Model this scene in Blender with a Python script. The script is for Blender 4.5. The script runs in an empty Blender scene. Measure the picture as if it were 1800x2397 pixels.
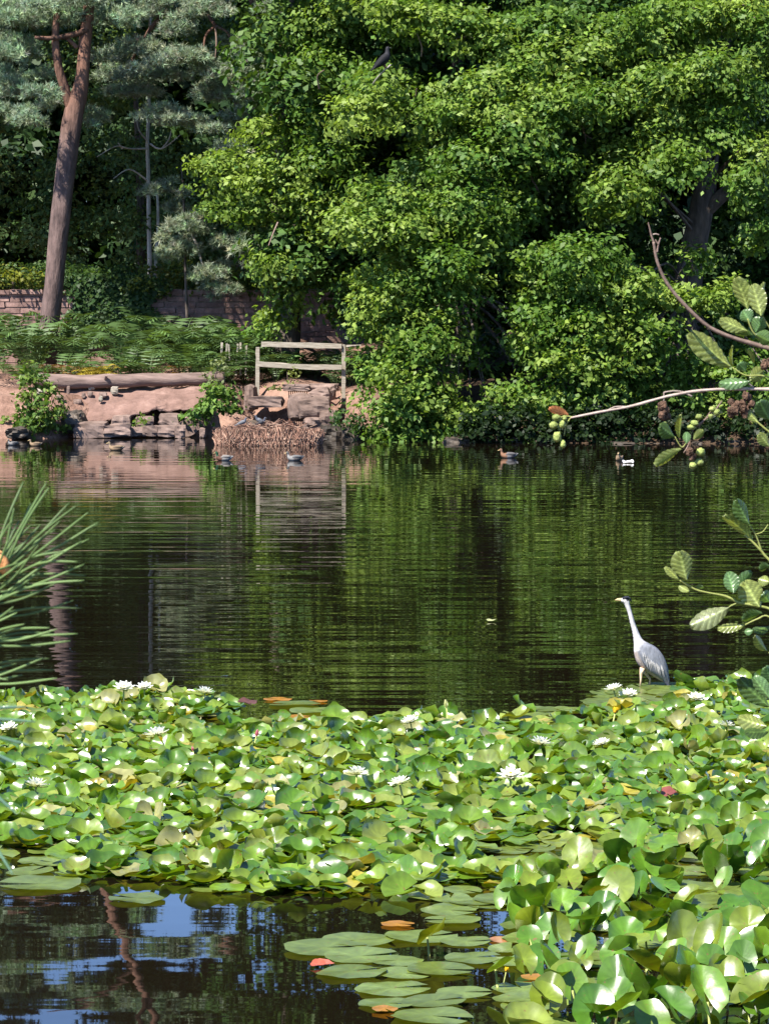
import bpy, math, random
import numpy as np
from mathutils import Vector, Matrix

# ------------------------------------------------------------------ camera
FPX, HC, CX, CY, HOR = 7800.0, 4.25, 900.0, 1198.5, 666.0     # photo focal length in px, eye height over the pond
PITCH = math.atan((CY - HOR) / FPX)
scn = bpy.context.scene
COL = scn.collection
cam = bpy.data.cameras.new('camera')
cam.sensor_fit = 'HORIZONTAL'; cam.sensor_width = 36.0
cam.lens = 36.0 * FPX / 1800.0
cam.clip_start = 0.1; cam.clip_end = 2000
cam.dof.use_dof = True; cam.dof.focus_distance = 40.0; cam.dof.aperture_fstop = 75.0
camo = bpy.data.objects.new('camera', cam); COL.objects.link(camo)
camo.location = (0, 0, HC)
camo.rotation_euler = (math.pi / 2 - PITCH, 0, 0)
scn.camera = camo

# ------------------------------------------------------------------ sky, sun, exposure
TO_SUN = Vector((-0.50, -0.52, 0.95)).normalized()
SUN_EL = math.asin(TO_SUN.z); SUN_AZ = math.atan2(TO_SUN.x, TO_SUN.y)
world = bpy.data.worlds.new('World'); scn.world = world; world.use_nodes = True
nt = world.node_tree
sky = nt.nodes.new('ShaderNodeTexSky'); sky.sky_type = 'NISHITA'; sky.sun_disc = False
sky.sun_elevation = SUN_EL; sky.sun_rotation = SUN_AZ; sky.air_density = 0.8; sky.dust_density = 0.0; sky.ozone_density = 4.5; sky.altitude = 3000
nt.nodes['Background'].inputs['Strength'].default_value = 0.125
nt.links.new(sky.outputs[0], nt.nodes['Background'].inputs['Color'])
sun = bpy.data.lights.new('sun', 'SUN'); sun.energy = 5.0; sun.angle = math.radians(0.53); sun.color = (1.0, 0.95, 0.86)
suno = bpy.data.objects.new('sun', sun); COL.objects.link(suno)
suno.rotation_euler = TO_SUN.to_track_quat('Z', 'Y').to_euler()
suno.location = (0, 0, 60)
scn.view_settings.view_transform = 'Standard'; scn.view_settings.look = 'None'
scn.view_settings.exposure = 1.6; scn.view_settings.gamma = 1.0
scn.render.engine = 'CYCLES'
scn.cycles.max_bounces = 6; scn.cycles.diffuse_bounces = 3; scn.cycles.glossy_bounces = 3
scn.cycles.transmission_bounces = 3; scn.cycles.caustics_reflective = False; scn.cycles.caustics_refractive = False
scn.cycles.use_denoising = True
try: scn.cycles.denoiser = 'OPENIMAGEDENOISE'
except Exception: pass

# ------------------------------------------------------------------ helpers
rng = np.random.default_rng(7)
R = random.Random(11)
_F = np.array((0, math.cos(PITCH), -math.sin(PITCH))); _U = np.array((0, math.sin(PITCH), math.cos(PITCH)))
def W(x, y, D):
    """point of the place that stands at distance D where the photo's pixel (x, y) looks"""
    d = _F + np.array((1.0, 0, 0)) * ((x - CX) / FPX) + _U * ((CY - y) / FPX)
    return np.array((0, 0, HC)) + d * (D / d[1])
def G(x, y, z=0.0):
    d = _F + np.array((1.0, 0, 0)) * ((x - CX) / FPX) + _U * ((CY - y) / FPX)
    return np.array((0, 0, HC)) + d * ((z - HC) / d[2])
def topx(p):
    p = np.asarray(p, float); q = p - np.array((0, 0, HC))
    f = q @ _F
    return CX + q[..., 0] / f * FPX, CY - (q @ _U) / f * FPX
def VW(x, y, D): return W(x * 1.0837, y * 1.0837, D)

def fast_mesh(name, V, F, mat=None, col=None, smooth=False):
    V = np.asarray(V, np.float32); me = bpy.data.meshes.new(name)
    if isinstance(F, np.ndarray):
        m, k = F.shape
        me.vertices.add(len(V)); me.vertices.foreach_set('co', V.ravel())
        me.loops.add(m * k); me.loops.foreach_set('vertex_index', F.astype(np.int32).ravel())
        me.polygons.add(m); me.polygons.foreach_set('loop_start', np.arange(0, m * k, k, dtype=np.int32))
        me.update(calc_edges=True)
    else:
        me.from_pydata([tuple(map(float, v)) for v in V], [], [tuple(map(int, f)) for f in F]); me.update()
    if col is not None:
        c = np.ones((len(V), 4), np.float32); c[:, :3] = np.asarray(col, np.float32)
        a = me.color_attributes.new('Col', 'FLOAT_COLOR', 'POINT'); a.data.foreach_set('color', c.ravel())
    if smooth: me.polygons.foreach_set('use_smooth', np.ones(len(me.polygons), bool))
    if mat: me.materials.append(mat)
    return me
def tagp(o, label=None, cat=None, group=None, kind=None):
    if label: o['label'] = label
    if cat: o['category'] = cat
    if group: o['group'] = group
    if kind: o['kind'] = kind
    return o
def thing(name, loc, label, cat, group=None):
    o = bpy.data.objects.new(name, None); COL.objects.link(o); o.location = tuple(map(float, loc)); o.empty_display_size = 0.1
    return tagp(o, label, cat, group)
def wloc(o):
    v = np.array(o.location[:])
    while o.parent is not None:
        o = o.parent; v = v + np.array(o.location[:])
    return v
def part(name, V, F, mat, parent=None, col=None, smooth=False, kind=None, label=None, loc=None):
    """a mesh given in world coordinates, linked under parent"""
    V = np.asarray(V, float)
    base = wloc(parent) if parent is not None else np.zeros(3)
    l = np.zeros(3) if loc is None else np.asarray(loc, float) - base
    o = bpy.data.objects.new(name, fast_mesh(name, V - base - l, F, mat, col, smooth)); COL.objects.link(o)
    o.location = tuple(l)
    if parent is not None: o.parent = parent
    return tagp(o, label, None, None, kind)

def tube(P, r, n=7, cap=True):
    P = np.asarray(P, float); r = np.broadcast_to(np.asarray(r, float), (len(P),))
    T = np.gradient(P, axis=0); T /= np.linalg.norm(T, axis=1)[:, None] + 1e-9
    up = np.array((0.13, 0.31, 0.94)); 
    V = []
    for p, t, rr in zip(P, T, r):
        a = np.cross(t, up); 
        if np.linalg.norm(a) < 0.1: a = np.cross(t, (1, 0.2, 0))
        a /= np.linalg.norm(a); b = np.cross(t, a)
        for k in range(n):
            th = 2 * math.pi * k / n
            V.append(p + rr * (a * math.cos(th) + b * math.sin(th)))
    F = []
    for i in range(len(P) - 1):
        for k in range(n):
            F.append((i * n + k, i * n + (k + 1) % n, (i + 1) * n + (k + 1) % n, (i + 1) * n + k))
    if cap:
        F.append(tuple(range(n - 1, -1, -1))); F.append(tuple((len(P) - 1) * n + k for k in range(n)))
    return np.array(V), F
def smooth_path(P, n):
    P = np.asarray(P, float); m = len(P); out = []
    for i in range(m - 1):
        p0, p1, p2, p3 = P[max(i - 1, 0)], P[i], P[i + 1], P[min(i + 2, m - 1)]
        for t in np.linspace(0, 1, n, endpoint=False):
            out.append(0.5 * ((2 * p1) + (-p0 + p2) * t + (2 * p0 - 5 * p1 + 4 * p2 - p3) * t * t + (-p0 + 3 * p1 - 3 * p2 + p3) * t ** 3))
    out.append(P[-1]); return np.array(out)
def join(parts):
    V = []; F = []; n = 0
    for v, f in parts:
        V.append(np.asarray(v)); F += [tuple(int(i) + n for i in q) for q in f]; n += len(v)
    return np.concatenate(V), F
def box(c, s, rot=0.0, jit=0.0, rr=R):
    V = []
    for i in (-1, 1):
        for j in (-1, 1):
            for k in (-1, 1):
                v = np.array((i * s[0] / 2, j * s[1] / 2, k * s[2] / 2)) + np.array([rr.uniform(-jit, jit) for _ in range(3)])
                V.append(v)
    V = np.array(V); c0, s0 = math.cos(rot), math.sin(rot)
    V = V @ np.array(((c0, s0, 0), (-s0, c0, 0), (0, 0, 1))) + np.asarray(c)
    F = [(0, 1, 3, 2), (4, 6, 7, 5), (0, 4, 5, 1), (2, 3, 7, 6), (0, 2, 6, 4), (1, 5, 7, 3)]
    return V, F
def noise3(P, seed, f=1.0):
    """cheap smooth noise from sums of sines, about -1..1"""
    r = np.random.default_rng(seed); o = np.zeros(len(P))
    for k in range(7):
        d = r.normal(size=3); d /= np.linalg.norm(d)
        o += np.sin(P @ d * f * (1.0 + 0.55 * k) * 2.2 + r.uniform(0, 6.28)) / (1 + 0.5 * k)
    return o / 2.6

# ------------------------------------------------------------------ materials
def nodes(name):
    m = bpy.data.materials.new(name); m.use_nodes = True
    return m, m.node_tree, m.node_tree.nodes['Principled BSDF'], m.node_tree.nodes['Material Output']
def setin(b, **k):
    for n, v in k.items():
        n = n.replace('_', ' ')
        if n in b.inputs: b.inputs[n].default_value = v
def mat_noise(name, c1, c2, scale=5.0, rough=0.8, bump=0.3, dist=0.02, stretch=(1, 1, 1), c3=None, spec=0.3, usecol=False, scale2=None):
    m, t, b, out = nodes(name)
    tc = t.nodes.new('ShaderNodeTexCoord'); mp = t.nodes.new('ShaderNodeMapping'); mp.inputs['Scale'].default_value = stretch
    t.links.new(tc.outputs['Object'], mp.inputs['Vector'])
    n1 = t.nodes.new('ShaderNodeTexNoise'); n1.inputs['Scale'].default_value = scale; n1.inputs['Detail'].default_value = 6; n1.inputs['Roughness'].default_value = 0.65
    t.links.new(mp.outputs[0], n1.inputs['Vector'])
    rp = t.nodes.new('ShaderNodeValToRGB'); e = rp.color_ramp.elements
    e[0].position = 0.32; e[0].color = (*c1, 1); e[1].position = 0.68; e[1].color = (*c2, 1)
    if c3: x = e.new(0.5); x.color = (*c3, 1)
    t.links.new(n1.outputs['Fac'], rp.inputs['Fac'])
    colr = rp.outputs['Color']
    if usecol:
        at = t.nodes.new('ShaderNodeAttribute'); at.attribute_name = 'Col'
        mx = t.nodes.new('ShaderNodeMix'); mx.data_type = 'RGBA'; mx.blend_type = 'MULTIPLY'; mx.inputs['Factor'].default_value = 1
        t.links.new(colr, mx.inputs['A']); t.links.new(at.outputs['Color'], mx.inputs['B']); colr = mx.outputs['Result']
    oi = t.nodes.new('ShaderNodeObjectInfo'); hs = t.nodes.new('ShaderNodeHueSaturation')
    mr = t.nodes.new('ShaderNodeMapRange'); mr.inputs['To Min'].default_value = 0.82; mr.inputs['To Max'].default_value = 1.18
    t.links.new(oi.outputs['Random'], mr.inputs['Value']); t.links.new(mr.outputs[0], hs.inputs['Value']); t.links.new(colr, hs.inputs['Color'])
    t.links.new(hs.outputs[0], b.inputs['Base Color'])
    setin(b, Roughness=rough, Specular_IOR_Level=spec)
    n2 = t.nodes.new('ShaderNodeTexNoise'); n2.inputs['Scale'].default_value = scale2 or scale * 2.2; n2.inputs['Detail'].default_value = 8
    t.links.new(mp.outputs[0], n2.inputs['Vector'])
    bp = t.nodes.new('ShaderNodeBump'); bp.inputs['Strength'].default_value = bump; bp.inputs['Distance'].default_value = dist
    t.links.new(n2.outputs['Fac'], bp.inputs['Height']); t.links.new(bp.outputs[0], b.inputs['Normal'])
    return m
def mat_leaf(name, transl=0.3, rough=0.4, spec=0.4, tint=(1.25, 1.15, 0.5), under=None, nscale=0, bump=0.0, spots=False):
    m, t, b, out = nodes(name)
    at = t.nodes.new('ShaderNodeAttribute'); at.attribute_name = 'Col'; c = at.outputs['Color']
    if nscale:
        tc = t.nodes.new('ShaderNodeTexCoord'); n1 = t.nodes.new('ShaderNodeTexNoise'); n1.inputs['Scale'].default_value = nscale; n1.inputs['Detail'].default_value = 5
        t.links.new(tc.outputs['Object'], n1.inputs['Vector'])
        mr = t.nodes.new('ShaderNodeMapRange'); mr.inputs['From Min'].default_value = 0.3; mr.inputs['From Max'].default_value = 0.7
        mr.inputs['To Min'].default_value = 0.72; mr.inputs['To Max'].default_value = 1.22
        hs = t.nodes.new('ShaderNodeHueSaturation'); t.links.new(n1.outputs['Fac'], mr.inputs['Value']); t.links.new(mr.outputs[0], hs.inputs['Value'])
        t.links.new(c, hs.inputs['Color']); c = hs.outputs[0]
        if spots:
            n3 = t.nodes.new('ShaderNodeTexNoise'); n3.inputs['Scale'].default_value = 34; n3.inputs['Detail'].default_value = 3
            ge0 = t.nodes.new('ShaderNodeNewGeometry'); t.links.new(ge0.outputs['Position'], n3.inputs['Vector'])
            m3 = t.nodes.new('ShaderNodeMapRange'); m3.inputs['From Min'].default_value = 0.66; m3.inputs['From Max'].default_value = 0.72; t.links.new(n3.outputs['Fac'], m3.inputs['Value'])
            x3 = t.nodes.new('ShaderNodeMix'); x3.data_type = 'RGBA'; t.links.new(m3.outputs[0], x3.inputs['Factor']); t.links.new(c, x3.inputs['A']); x3.inputs['B'].default_value = (0.16, 0.10, 0.035, 1); c = x3.outputs['Result']
        if bump:
            bp = t.nodes.new('ShaderNodeBump'); bp.inputs['Strength'].default_value = bump; bp.inputs['Distance'].default_value = 0.01
            t.links.new(n1.outputs['Fac'], bp.inputs['Height']); t.links.new(bp.outputs[0], b.inputs['Normal'])
    top = c
    if under:
        ge = t.nodes.new('ShaderNodeNewGeometry'); mx = t.nodes.new('ShaderNodeMix'); mx.data_type = 'RGBA'; mx.blend_type = 'MIX'
        mu = t.nodes.new('ShaderNodeMix'); mu.data_type = 'RGBA'; mu.blend_type = 'MULTIPLY'; mu.inputs['Factor'].default_value = 1.0
        t.links.new(c, mu.inputs['A']); mu.inputs['B'].default_value = (*under, 1)
        t.links.new(ge.outputs['Backfacing'], mx.inputs['Factor']); t.links.new(c, mx.inputs['A']); t.links.new(mu.outputs['Result'], mx.inputs['B']); top = mx.outputs['Result']
    t.links.new(top, b.inputs['Base Color']); setin(b, Roughness=rough, Specular_IOR_Level=spec)
    tr = t.nodes.new('ShaderNodeBsdfTranslucent'); tm = t.nodes.new('ShaderNodeMix'); tm.data_type = 'RGBA'; tm.blend_type = 'MULTIPLY'; tm.inputs['Factor'].default_value = 1
    t.links.new(c, tm.inputs['A']); tm.inputs['B'].default_value = (*tint, 1); t.links.new(tm.outputs['Result'], tr.inputs['Color'])
    ms = t.nodes.new('ShaderNodeMixShader'); ms.inputs[0].default_value = transl
    t.links.new(b.outputs[0], ms.inputs[1]); t.links.new(tr.outputs[0], ms.inputs[2]); t.links.new(ms.outputs[0], out.inputs['Surface'])
    return m
def mat_col(name, rough=0.7, spec=0.3, bump=0.0, scale=30, stretch=(1, 1, 1)):
    m, t, b, out = nodes(name)
    at = t.nodes.new('ShaderNodeAttribute'); at.attribute_name = 'Col'
    tc = t.nodes.new('ShaderNodeTexCoord'); mp = t.nodes.new('ShaderNodeMapping'); mp.inputs['Scale'].default_value = stretch
    n1 = t.nodes.new('ShaderNodeTexNoise'); n1.inputs['Scale'].default_value = scale; n1.inputs['Detail'].default_value = 5
    t.links.new(tc.outputs['Object'], mp.inputs['Vector']); t.links.new(mp.outputs[0], n1.inputs['Vector'])
    mr = t.nodes.new('ShaderNodeMapRange'); mr.inputs['From Min'].default_value = 0.3; mr.inputs['From Max'].default_value = 0.7; mr.inputs['To Min'].default_value = 0.75; mr.inputs['To Max'].default_value = 1.2
    hs = t.nodes.new('ShaderNodeHueSaturation'); t.links.new(n1.outputs['Fac'], mr.inputs['Value']); t.links.new(mr.outputs[0], hs.inputs['Value']); t.links.new(at.outputs['Color'], hs.inputs['Color'])
    t.links.new(hs.outputs[0], b.inputs['Base Color']); setin(b, Roughness=rough, Specular_IOR_Level=spec)
    if bump:
        bp = t.nodes.new('ShaderNodeBump'); bp.inputs['Strength'].default_value = bump; bp.inputs['Distance'].default_value = 0.01
        t.links.new(n1.outputs['Fac'], bp.inputs['Height']); t.links.new(bp.outputs[0], b.inputs['Normal'])
    return m

M_leaf = mat_leaf('broad_leaf', 0.42, 0.5, 0.22, (1.05, 1.12, 0.5))
M_leaf_dull = mat_leaf('dull_leaf', 0.25, 0.55, 0.25)
M_needle = mat_leaf('pine_needles', 0.28, 0.5, 0.3, (1.1, 1.1, 0.8))
M_alder = mat_leaf('alder_leaf', 0.45, 0.30, 0.5, (1.3, 1.2, 0.45), under=(1.25, 1.2, 1.4), nscale=60)
M_pad = mat_leaf('lily_pad', 0.30, 0.28, 0.8, (1.4, 1.2, 0.2), under=(1.1, 1.03, 0.8), nscale=9, bump=0.3, spots=True)
M_petal = mat_leaf('petal', 0.35, 0.5, 0.3, (1.0, 1.0, 0.95))
M_fern = mat_leaf('fern', 0.3, 0.5, 0.25)
M_bark = mat_noise('bark', (0.035, 0.028, 0.022), (0.13, 0.10, 0.08), 6, 0.9, 0.9, 0.03, (1, 1, 0.25))
M_pinebark = mat_noise('pine_bark', (0.042, 0.027, 0.023), (0.155, 0.10, 0.082), 5, 0.9, 1.0, 0.04, (1, 1, 0.3), usecol=True)
M_palebark = mat_noise('pale_bark', (0.20, 0.18, 0.14), (0.42, 0.38, 0.32), 5, 0.85, 0.5, 0.02, (1, 1, 0.4))
M_twig = mat_noise('twig', (0.09, 0.058, 0.045), (0.20, 0.14, 0.11), 60, 0.7, 0.4, 0.003)
M_twigpale = mat_noise('pale_twig', (0.19, 0.145, 0.12), (0.32, 0.255, 0.215), 60, 0.6, 0.4, 0.003)
M_twiggreen = mat_noise('green_twig', (0.15, 0.17, 0.04), (0.24, 0.26, 0.07), 60, 0.6, 0.3, 0.002)
M_wood = mat_noise('weathered_wood', (0.17, 0.145, 0.11), (0.33, 0.29, 0.235), 9, 0.85, 0.6, 0.01, (0.25, 1, 3))
M_log = mat_noise('dead_log', (0.075, 0.05, 0.042), (0.235, 0.165, 0.14), 4, 0.9, 0.8, 0.03, (0.25, 1.5, 1.5))
M_earth = mat_noise('earth', (0.10, 0.056, 0.040), (0.23, 0.145, 0.11), 1.3, 0.95, 1.0, 0.08, c3=(0.17, 0.10, 0.075), spec=0.15, scale2=9)
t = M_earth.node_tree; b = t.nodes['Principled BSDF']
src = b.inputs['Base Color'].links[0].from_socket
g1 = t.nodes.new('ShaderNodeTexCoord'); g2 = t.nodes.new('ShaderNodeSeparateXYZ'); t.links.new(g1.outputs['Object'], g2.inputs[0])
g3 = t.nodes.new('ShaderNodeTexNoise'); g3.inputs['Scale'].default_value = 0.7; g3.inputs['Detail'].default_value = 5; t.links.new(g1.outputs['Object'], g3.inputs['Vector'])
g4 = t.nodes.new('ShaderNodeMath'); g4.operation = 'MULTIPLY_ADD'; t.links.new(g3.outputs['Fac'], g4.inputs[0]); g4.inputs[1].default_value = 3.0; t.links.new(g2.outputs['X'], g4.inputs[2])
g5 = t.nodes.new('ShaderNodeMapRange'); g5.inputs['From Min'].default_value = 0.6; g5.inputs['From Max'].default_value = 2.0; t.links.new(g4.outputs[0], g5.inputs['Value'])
g6 = t.nodes.new('ShaderNodeMix'); g6.data_type = 'RGBA'; t.links.new(g5.outputs[0], g6.inputs['Factor']); t.links.new(src, g6.inputs['A']); g6.inputs['B'].default_value = (0.05, 0.032, 0.02, 1)  # dark leaf litter under right-hand trees, with their shade put into the colour
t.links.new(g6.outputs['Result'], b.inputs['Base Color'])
M_rock = mat_noise('sandstone', (0.085, 0.055, 0.043), (0.225, 0.16, 0.135), 1.5, 0.9, 0.6, 0.04, (1, 1, 1.0), c3=(0.15, 0.103, 0.085))
M_ledge = mat_noise('ledge_sandstone', (0.12, 0.07, 0.055), (0.26, 0.17, 0.14), 1.1, 0.95, 1.0, 0.12, (1, 1, 2.2), c3=(0.18, 0.108, 0.087), scale2=3.5)
M_rockdark = mat_noise('dark_shaded_stone', (0.025, 0.02, 0.015), (0.09, 0.07, 0.055), 4, 0.6, 0.8, 0.03)  # dark stone; its low colour carries the shade under the right-hand trees
M_brick = mat_noise('wall_stone', (0.10, 0.058, 0.048), (0.27, 0.17, 0.145), 3, 0.95, 0.9, 0.03)
M_mortar = mat_noise('mortar', (0.12, 0.09, 0.075), (0.22, 0.17, 0.14), 8, 0.95, 0.6, 0.02)
M_rust = mat_noise('rusty_iron', (0.12, 0.05, 0.03), (0.28, 0.13, 0.08), 20, 0.8, 0.5, 0.004)
M_straw = mat_col('straw', 0.85, 0.2, scale=20)
M_bird = mat_col('plumage', 0.75, 0.25, 0.4, 60, (1, 1, 0.3))
M_bill = mat_noise('bill', (0.42, 0.30, 0.12), (0.62, 0.50, 0.28), 20, 0.4, 0.1, 0.002)
M_billdark = mat_noise('dark_bill', (0.03, 0.03, 0.03), (0.06, 0.06, 0.06), 20, 0.35, 0.1, 0.002)
M_leg = mat_noise('bird_leg', (0.42, 0.30, 0.19), (0.60, 0.44, 0.30), 20, 0.6, 0.2, 0.002)
M_eye = mat_noise('bird_eye', (0.01, 0.01, 0.01), (0.03, 0.03, 0.02), 5, 0.15, 0.0)
M_cone = mat_noise('cone_green', (0.13, 0.17, 0.035), (0.25, 0.29, 0.08), 90, 0.6, 0.8, 0.006)
M_conebrown = mat_noise('cone_brown', (0.035, 0.02, 0.012), (0.13, 0.07, 0.042), 90, 0.8, 1.0, 0.008)
M_bud = mat_noise('bud', (0.42, 0.16, 0.05), (0.62, 0.30, 0.12), 90, 0.7, 0.6, 0.004)
M_stalk = mat_noise('stalk', (0.16, 0.20, 0.05), (0.32, 0.34, 0.10), 20, 0.5, 0.2, 0.003)

# water: dark peaty pond, waves running across the view
m, t, b, out = nodes('pond_water')
setin(b, Roughness=0.012, IOR=1.333, Specular_IOR_Level=0.5)
b.inputs['Base Color'].default_value = (0.005, 0.0036, 0.002, 1)
tc = t.nodes.new('ShaderNodeTexCoord')
def wave(scale_xy, detail, rough=0.5, dist=0.0):
    mp = t.nodes.new('ShaderNodeMapping'); mp.inputs['Scale'].default_value = (*scale_xy, 1)
    n = t.nodes.new('ShaderNodeTexNoise'); n.inputs['Scale'].default_value = 1; n.inputs['Detail'].default_value = detail; n.inputs['Roughness'].default_value = rough
    t.links.new(tc.outputs['Object'], mp.inputs['Vector']); t.links.new(mp.outputs[0], n.inputs['Vector']); return n.outputs['Fac']
def mathn(op, a, bb):
    n = t.nodes.new('ShaderNodeMath'); n.operation = op
    for i, v in enumerate((a, bb)):
        if isinstance(v, (int, float)): n.inputs[i].default_value = v
        else: t.links.new(v, n.inputs[i])
    return n.outputs[0]
w1 = wave((0.20, 1.6), 1.2); w2 = wave((1.4, 3.6), 2.0); w3 = wave((0.06, 0.13), 1)
# breeze: stronger in the middle of the pond, near still under the banks
sx = t.nodes.new('ShaderNodeSeparateXYZ'); t.links.new(tc.outputs['Object'], sx.inputs[0])
br = t.nodes.new('ShaderNodeValToRGB'); el = br.color_ramp.elements
mr = t.nodes.new('ShaderNodeMapRange'); mr.inputs['From Min'].default_value = 15; mr.inputs['From Max'].default_value = 95
t.links.new(sx.outputs['Y'], mr.inputs['Value']); t.links.new(mr.outputs[0], br.inputs['Fac'])
for p, v in ((0.0, 0.10), (0.13, 0.12), (0.24, 0.75), (0.38, 1.0), (0.60, 0.75), (0.8, 0.45), (1.0, 0.25)):
    x = el.new(p); x.color = (v, v, v, 1)
el.remove(el[0]); el.remove(el[-1])
patch = mathn('MAXIMUM', mathn('ADD', mathn('MULTIPLY', w3, 3.2), -0.65), 0.5)
hgt = mathn('ADD', mathn('MULTIPLY', w1, mathn('MULTIPLY', br.outputs['Color'], patch)), mathn('MULTIPLY', w2, mathn('ADD', mathn('MULTIPLY', br.outputs['Color'], 0.06), 0.015)))
bp = t.nodes.new('ShaderNodeBump'); bp.inputs['Strength'].default_value = 1.0; bp.inputs['Distance'].default_value = 0.014
t.links.new(hgt, bp.inputs['Height']); t.links.new(bp.outputs[0], b.inputs['Normal'])
M_water = m

# ------------------------------------------------------------------ ground and water
def shore(x):
    return np.interp(x, [-300, -30, -12, -9.3, -8, -5.2, -4.3, -3.7, -1.4, -0.9, 0.2, 3, 14, 40, 300], [93, 92, 91.3, 92.0, 94.2, 94.5, 93.9, 94.9, 94.9, 92.5, 90.5, 89.6, 88.6, 90, 92])
def terrain(x, D):
    x = np.asarray(x, float); D = np.asarray(D, float)
    d = D - shore(x)
    steep = 1 + 2.2 * np.clip(1 - np.abs(x + 2.55) / 1.3, 0, 1) + 1.6 * np.clip(1.6 - np.abs(x + 6.6) / 1.4, 0, 1)
    dd = np.where(d > 0, d * steep, d)
    z = np.interp(dd, [-40, -6, -1.5, 0, 0.4, 1.2, 2.2, 4, 12, 20, 60, 600], [-1.6, -1.5, -0.5, -0.04, 0.28, 0.72, 1.16, 1.32, 1.6, 2.2, 4, 9])
    P = np.stack([x.ravel(), D.ravel(), 0 * x.ravel()], 1)
    z = z + (0.10 * noise3(P, 3, 0.6) + 0.05 * noise3(P, 5, 1.9)).reshape(x.shape) * np.clip(d * 0.8, 0, 1)
    nb = np.interp(D, [-300, 4.5, 7, 10.5, 13], [3.6, 2.6, 1.5, 0.0, -1.5])
    return np.where(D < 13, np.maximum(nb, -1.5), z)
xs = np.concatenate([np.linspace(-400, -30, 24), np.linspace(-28, -13.2, 20), np.arange(-13, 13.01, 0.2), np.linspace(13.3, 28, 20), np.linspace(30, 400, 24)])
ds = np.concatenate([np.linspace(-300, 2, 16), np.linspace(3, 14, 24), np.linspace(16, 86, 24), np.arange(87, 101.01, 0.2), np.linspace(101.5, 130, 40), np.linspace(135, 700, 30)])
X, Dg = np.meshgrid(xs, ds); Z = terrain(X, Dg)
V = np.stack([X.ravel(), Dg.ravel(), Z.ravel()], 1)
ii = np.arange(len(ds) - 1)[:, None] * len(xs) + np.arange(len(xs) - 1)[None]
F = np.stack([ii, ii + 1, ii + 1 + len(xs), ii + len(xs)], -1).reshape(-1, 4)
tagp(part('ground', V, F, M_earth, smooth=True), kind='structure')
V = np.array([(-300, 9, 0), (300, 9, 0), (300, 97, 0), (-300, 97, 0)], float)
tagp(part('water', V, [(0, 1, 2, 3)], M_water), kind='structure')
def gz(x, D): return float(terrain(np.array([x]), np.array([D]))[0])

# ------------------------------------------------------------------ rocks along the far bank
def rock_geo(c, size, seed, sub=4, rough=0.14, boxy=0.55, rot=0.0, tilt=0.0):
    n = sub + 1; V = []; F = []; idx = {}
    def vid(p):
        k = tuple(np.round(p, 5))
        if k not in idx: idx[k] = len(V); V.append(p)
        return idx[k]
    lin = np.linspace(-1, 1, n)
    for ax in range(3):
        for sgn in (-1, 1):
            for i in range(sub):
                for j in range(sub):
                    q = []
                    for (a, bq) in ((i, j), (i + 1, j), (i + 1, j + 1), (i, j + 1)):
                        p = np.zeros(3); p[ax] = sgn; p[(ax + 1) % 3] = lin[a]; p[(ax + 2) % 3] = lin[bq]
                        q.append(vid(p))
                    F.append(tuple(q if sgn > 0 else q[::-1]))
    V = np.array(V); N = V / np.linalg.norm(V, axis=1)[:, None]
    V = V * boxy + N * (1 - boxy) * 1.15
    V = V * (1 + rough * noise3(V, seed, 0.9) + rough * 0.5 * noise3(V, seed + 9, 2.4))[:, None] + (0.5 * rough * np.stack([noise3(V, seed + 3, 1.6), noise3(V, seed + 4, 1.6), noise3(V, seed + 5, 1.6)], 1))
    V = V * np.asarray(size) / 2
    ct, st = math.cos(tilt), math.sin(tilt); V = V @ np.array(((ct, 0, st), (0, 1, 0), (-st, 0, ct)))
    c0, s0 = math.cos(rot), math.sin(rot); V = V @ np.array(((c0, s0, 0), (-s0, c0, 0), (0, 0, 1)))
    return V + np.asarray(c), F
def rock_px(name, x0, y0, x1, y1, D, depth, seed, label, mat=None, boxy=0.6, tilt=0.0, rough=0.14, rot=None, cat='rock', group=None, sub=5):
    s = FPX / D; c = W((x0 + x1) / 2, (y0 + y1) / 2, D)
    V, F = rock_geo(c, ((x1 - x0) / s, depth, (y1 - y0) / s), seed, sub, rough, boxy, R.uniform(-.25, .25) if rot is None else rot, tilt)
    o = part(name, V, F, mat or M_rock, loc=(c[0], c[1], V[:, 2].min()))
    tagp(o, label, cat, group); return o
GR = 'sandstone blocks along the far waterline'
rock_px('rock', 172, 988, 250, 1024, 92.6, 0.7, 1, 'mossy grey block at waterline, leftmost of the row below the log', boxy=0.85, group=GR)
rock_px('rock', 246, 993, 306, 1022, 92.5, 0.7, 2, 'pale flat-topped block at waterline, second from left below the log', boxy=0.9, tilt=0.06, group=GR)
rock_px('rock', 303, 999, 338, 1021, 92.8, 0.5, 3, 'small squarish pale block at waterline, third from left in the row', boxy=0.9, group=GR)
rock_px('rock', 336, 997, 371, 1021, 92.8, 0.5, 4, 'small pinkish block at waterline, fourth from left in the row', boxy=0.9, group=GR)
rock_px('rock', 368, 996, 412, 1022, 92.6, 0.6, 5, 'rounded grey block at waterline, fifth from left in the row', boxy=0.7, group=GR)
rock_px('rock', 410, 996, 434, 1024, 92.5, 0.5, 6, 'narrow upright mossy block at waterline, sixth from left in the row', boxy=0.9, group=GR)
rock_px('rock', 378, 968, 424, 1000, 93.4, 0.7, 7, 'tall pinkish block standing behind the waterline row under the ledge', boxy=0.85, group=GR)
rock_px('rock', 418, 974, 474, 1016, 93.2, 0.5, 8, 'slab leaning down to the right at the right end of the waterline row', boxy=0.75, tilt=0.6, group=GR)
rock_px('rock', 262, 972, 306, 1000, 93.3, 0.6, 9, 'dark wedge-shaped rock in shadow under the sloping ledge', boxy=0.6, group=GR)
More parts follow.
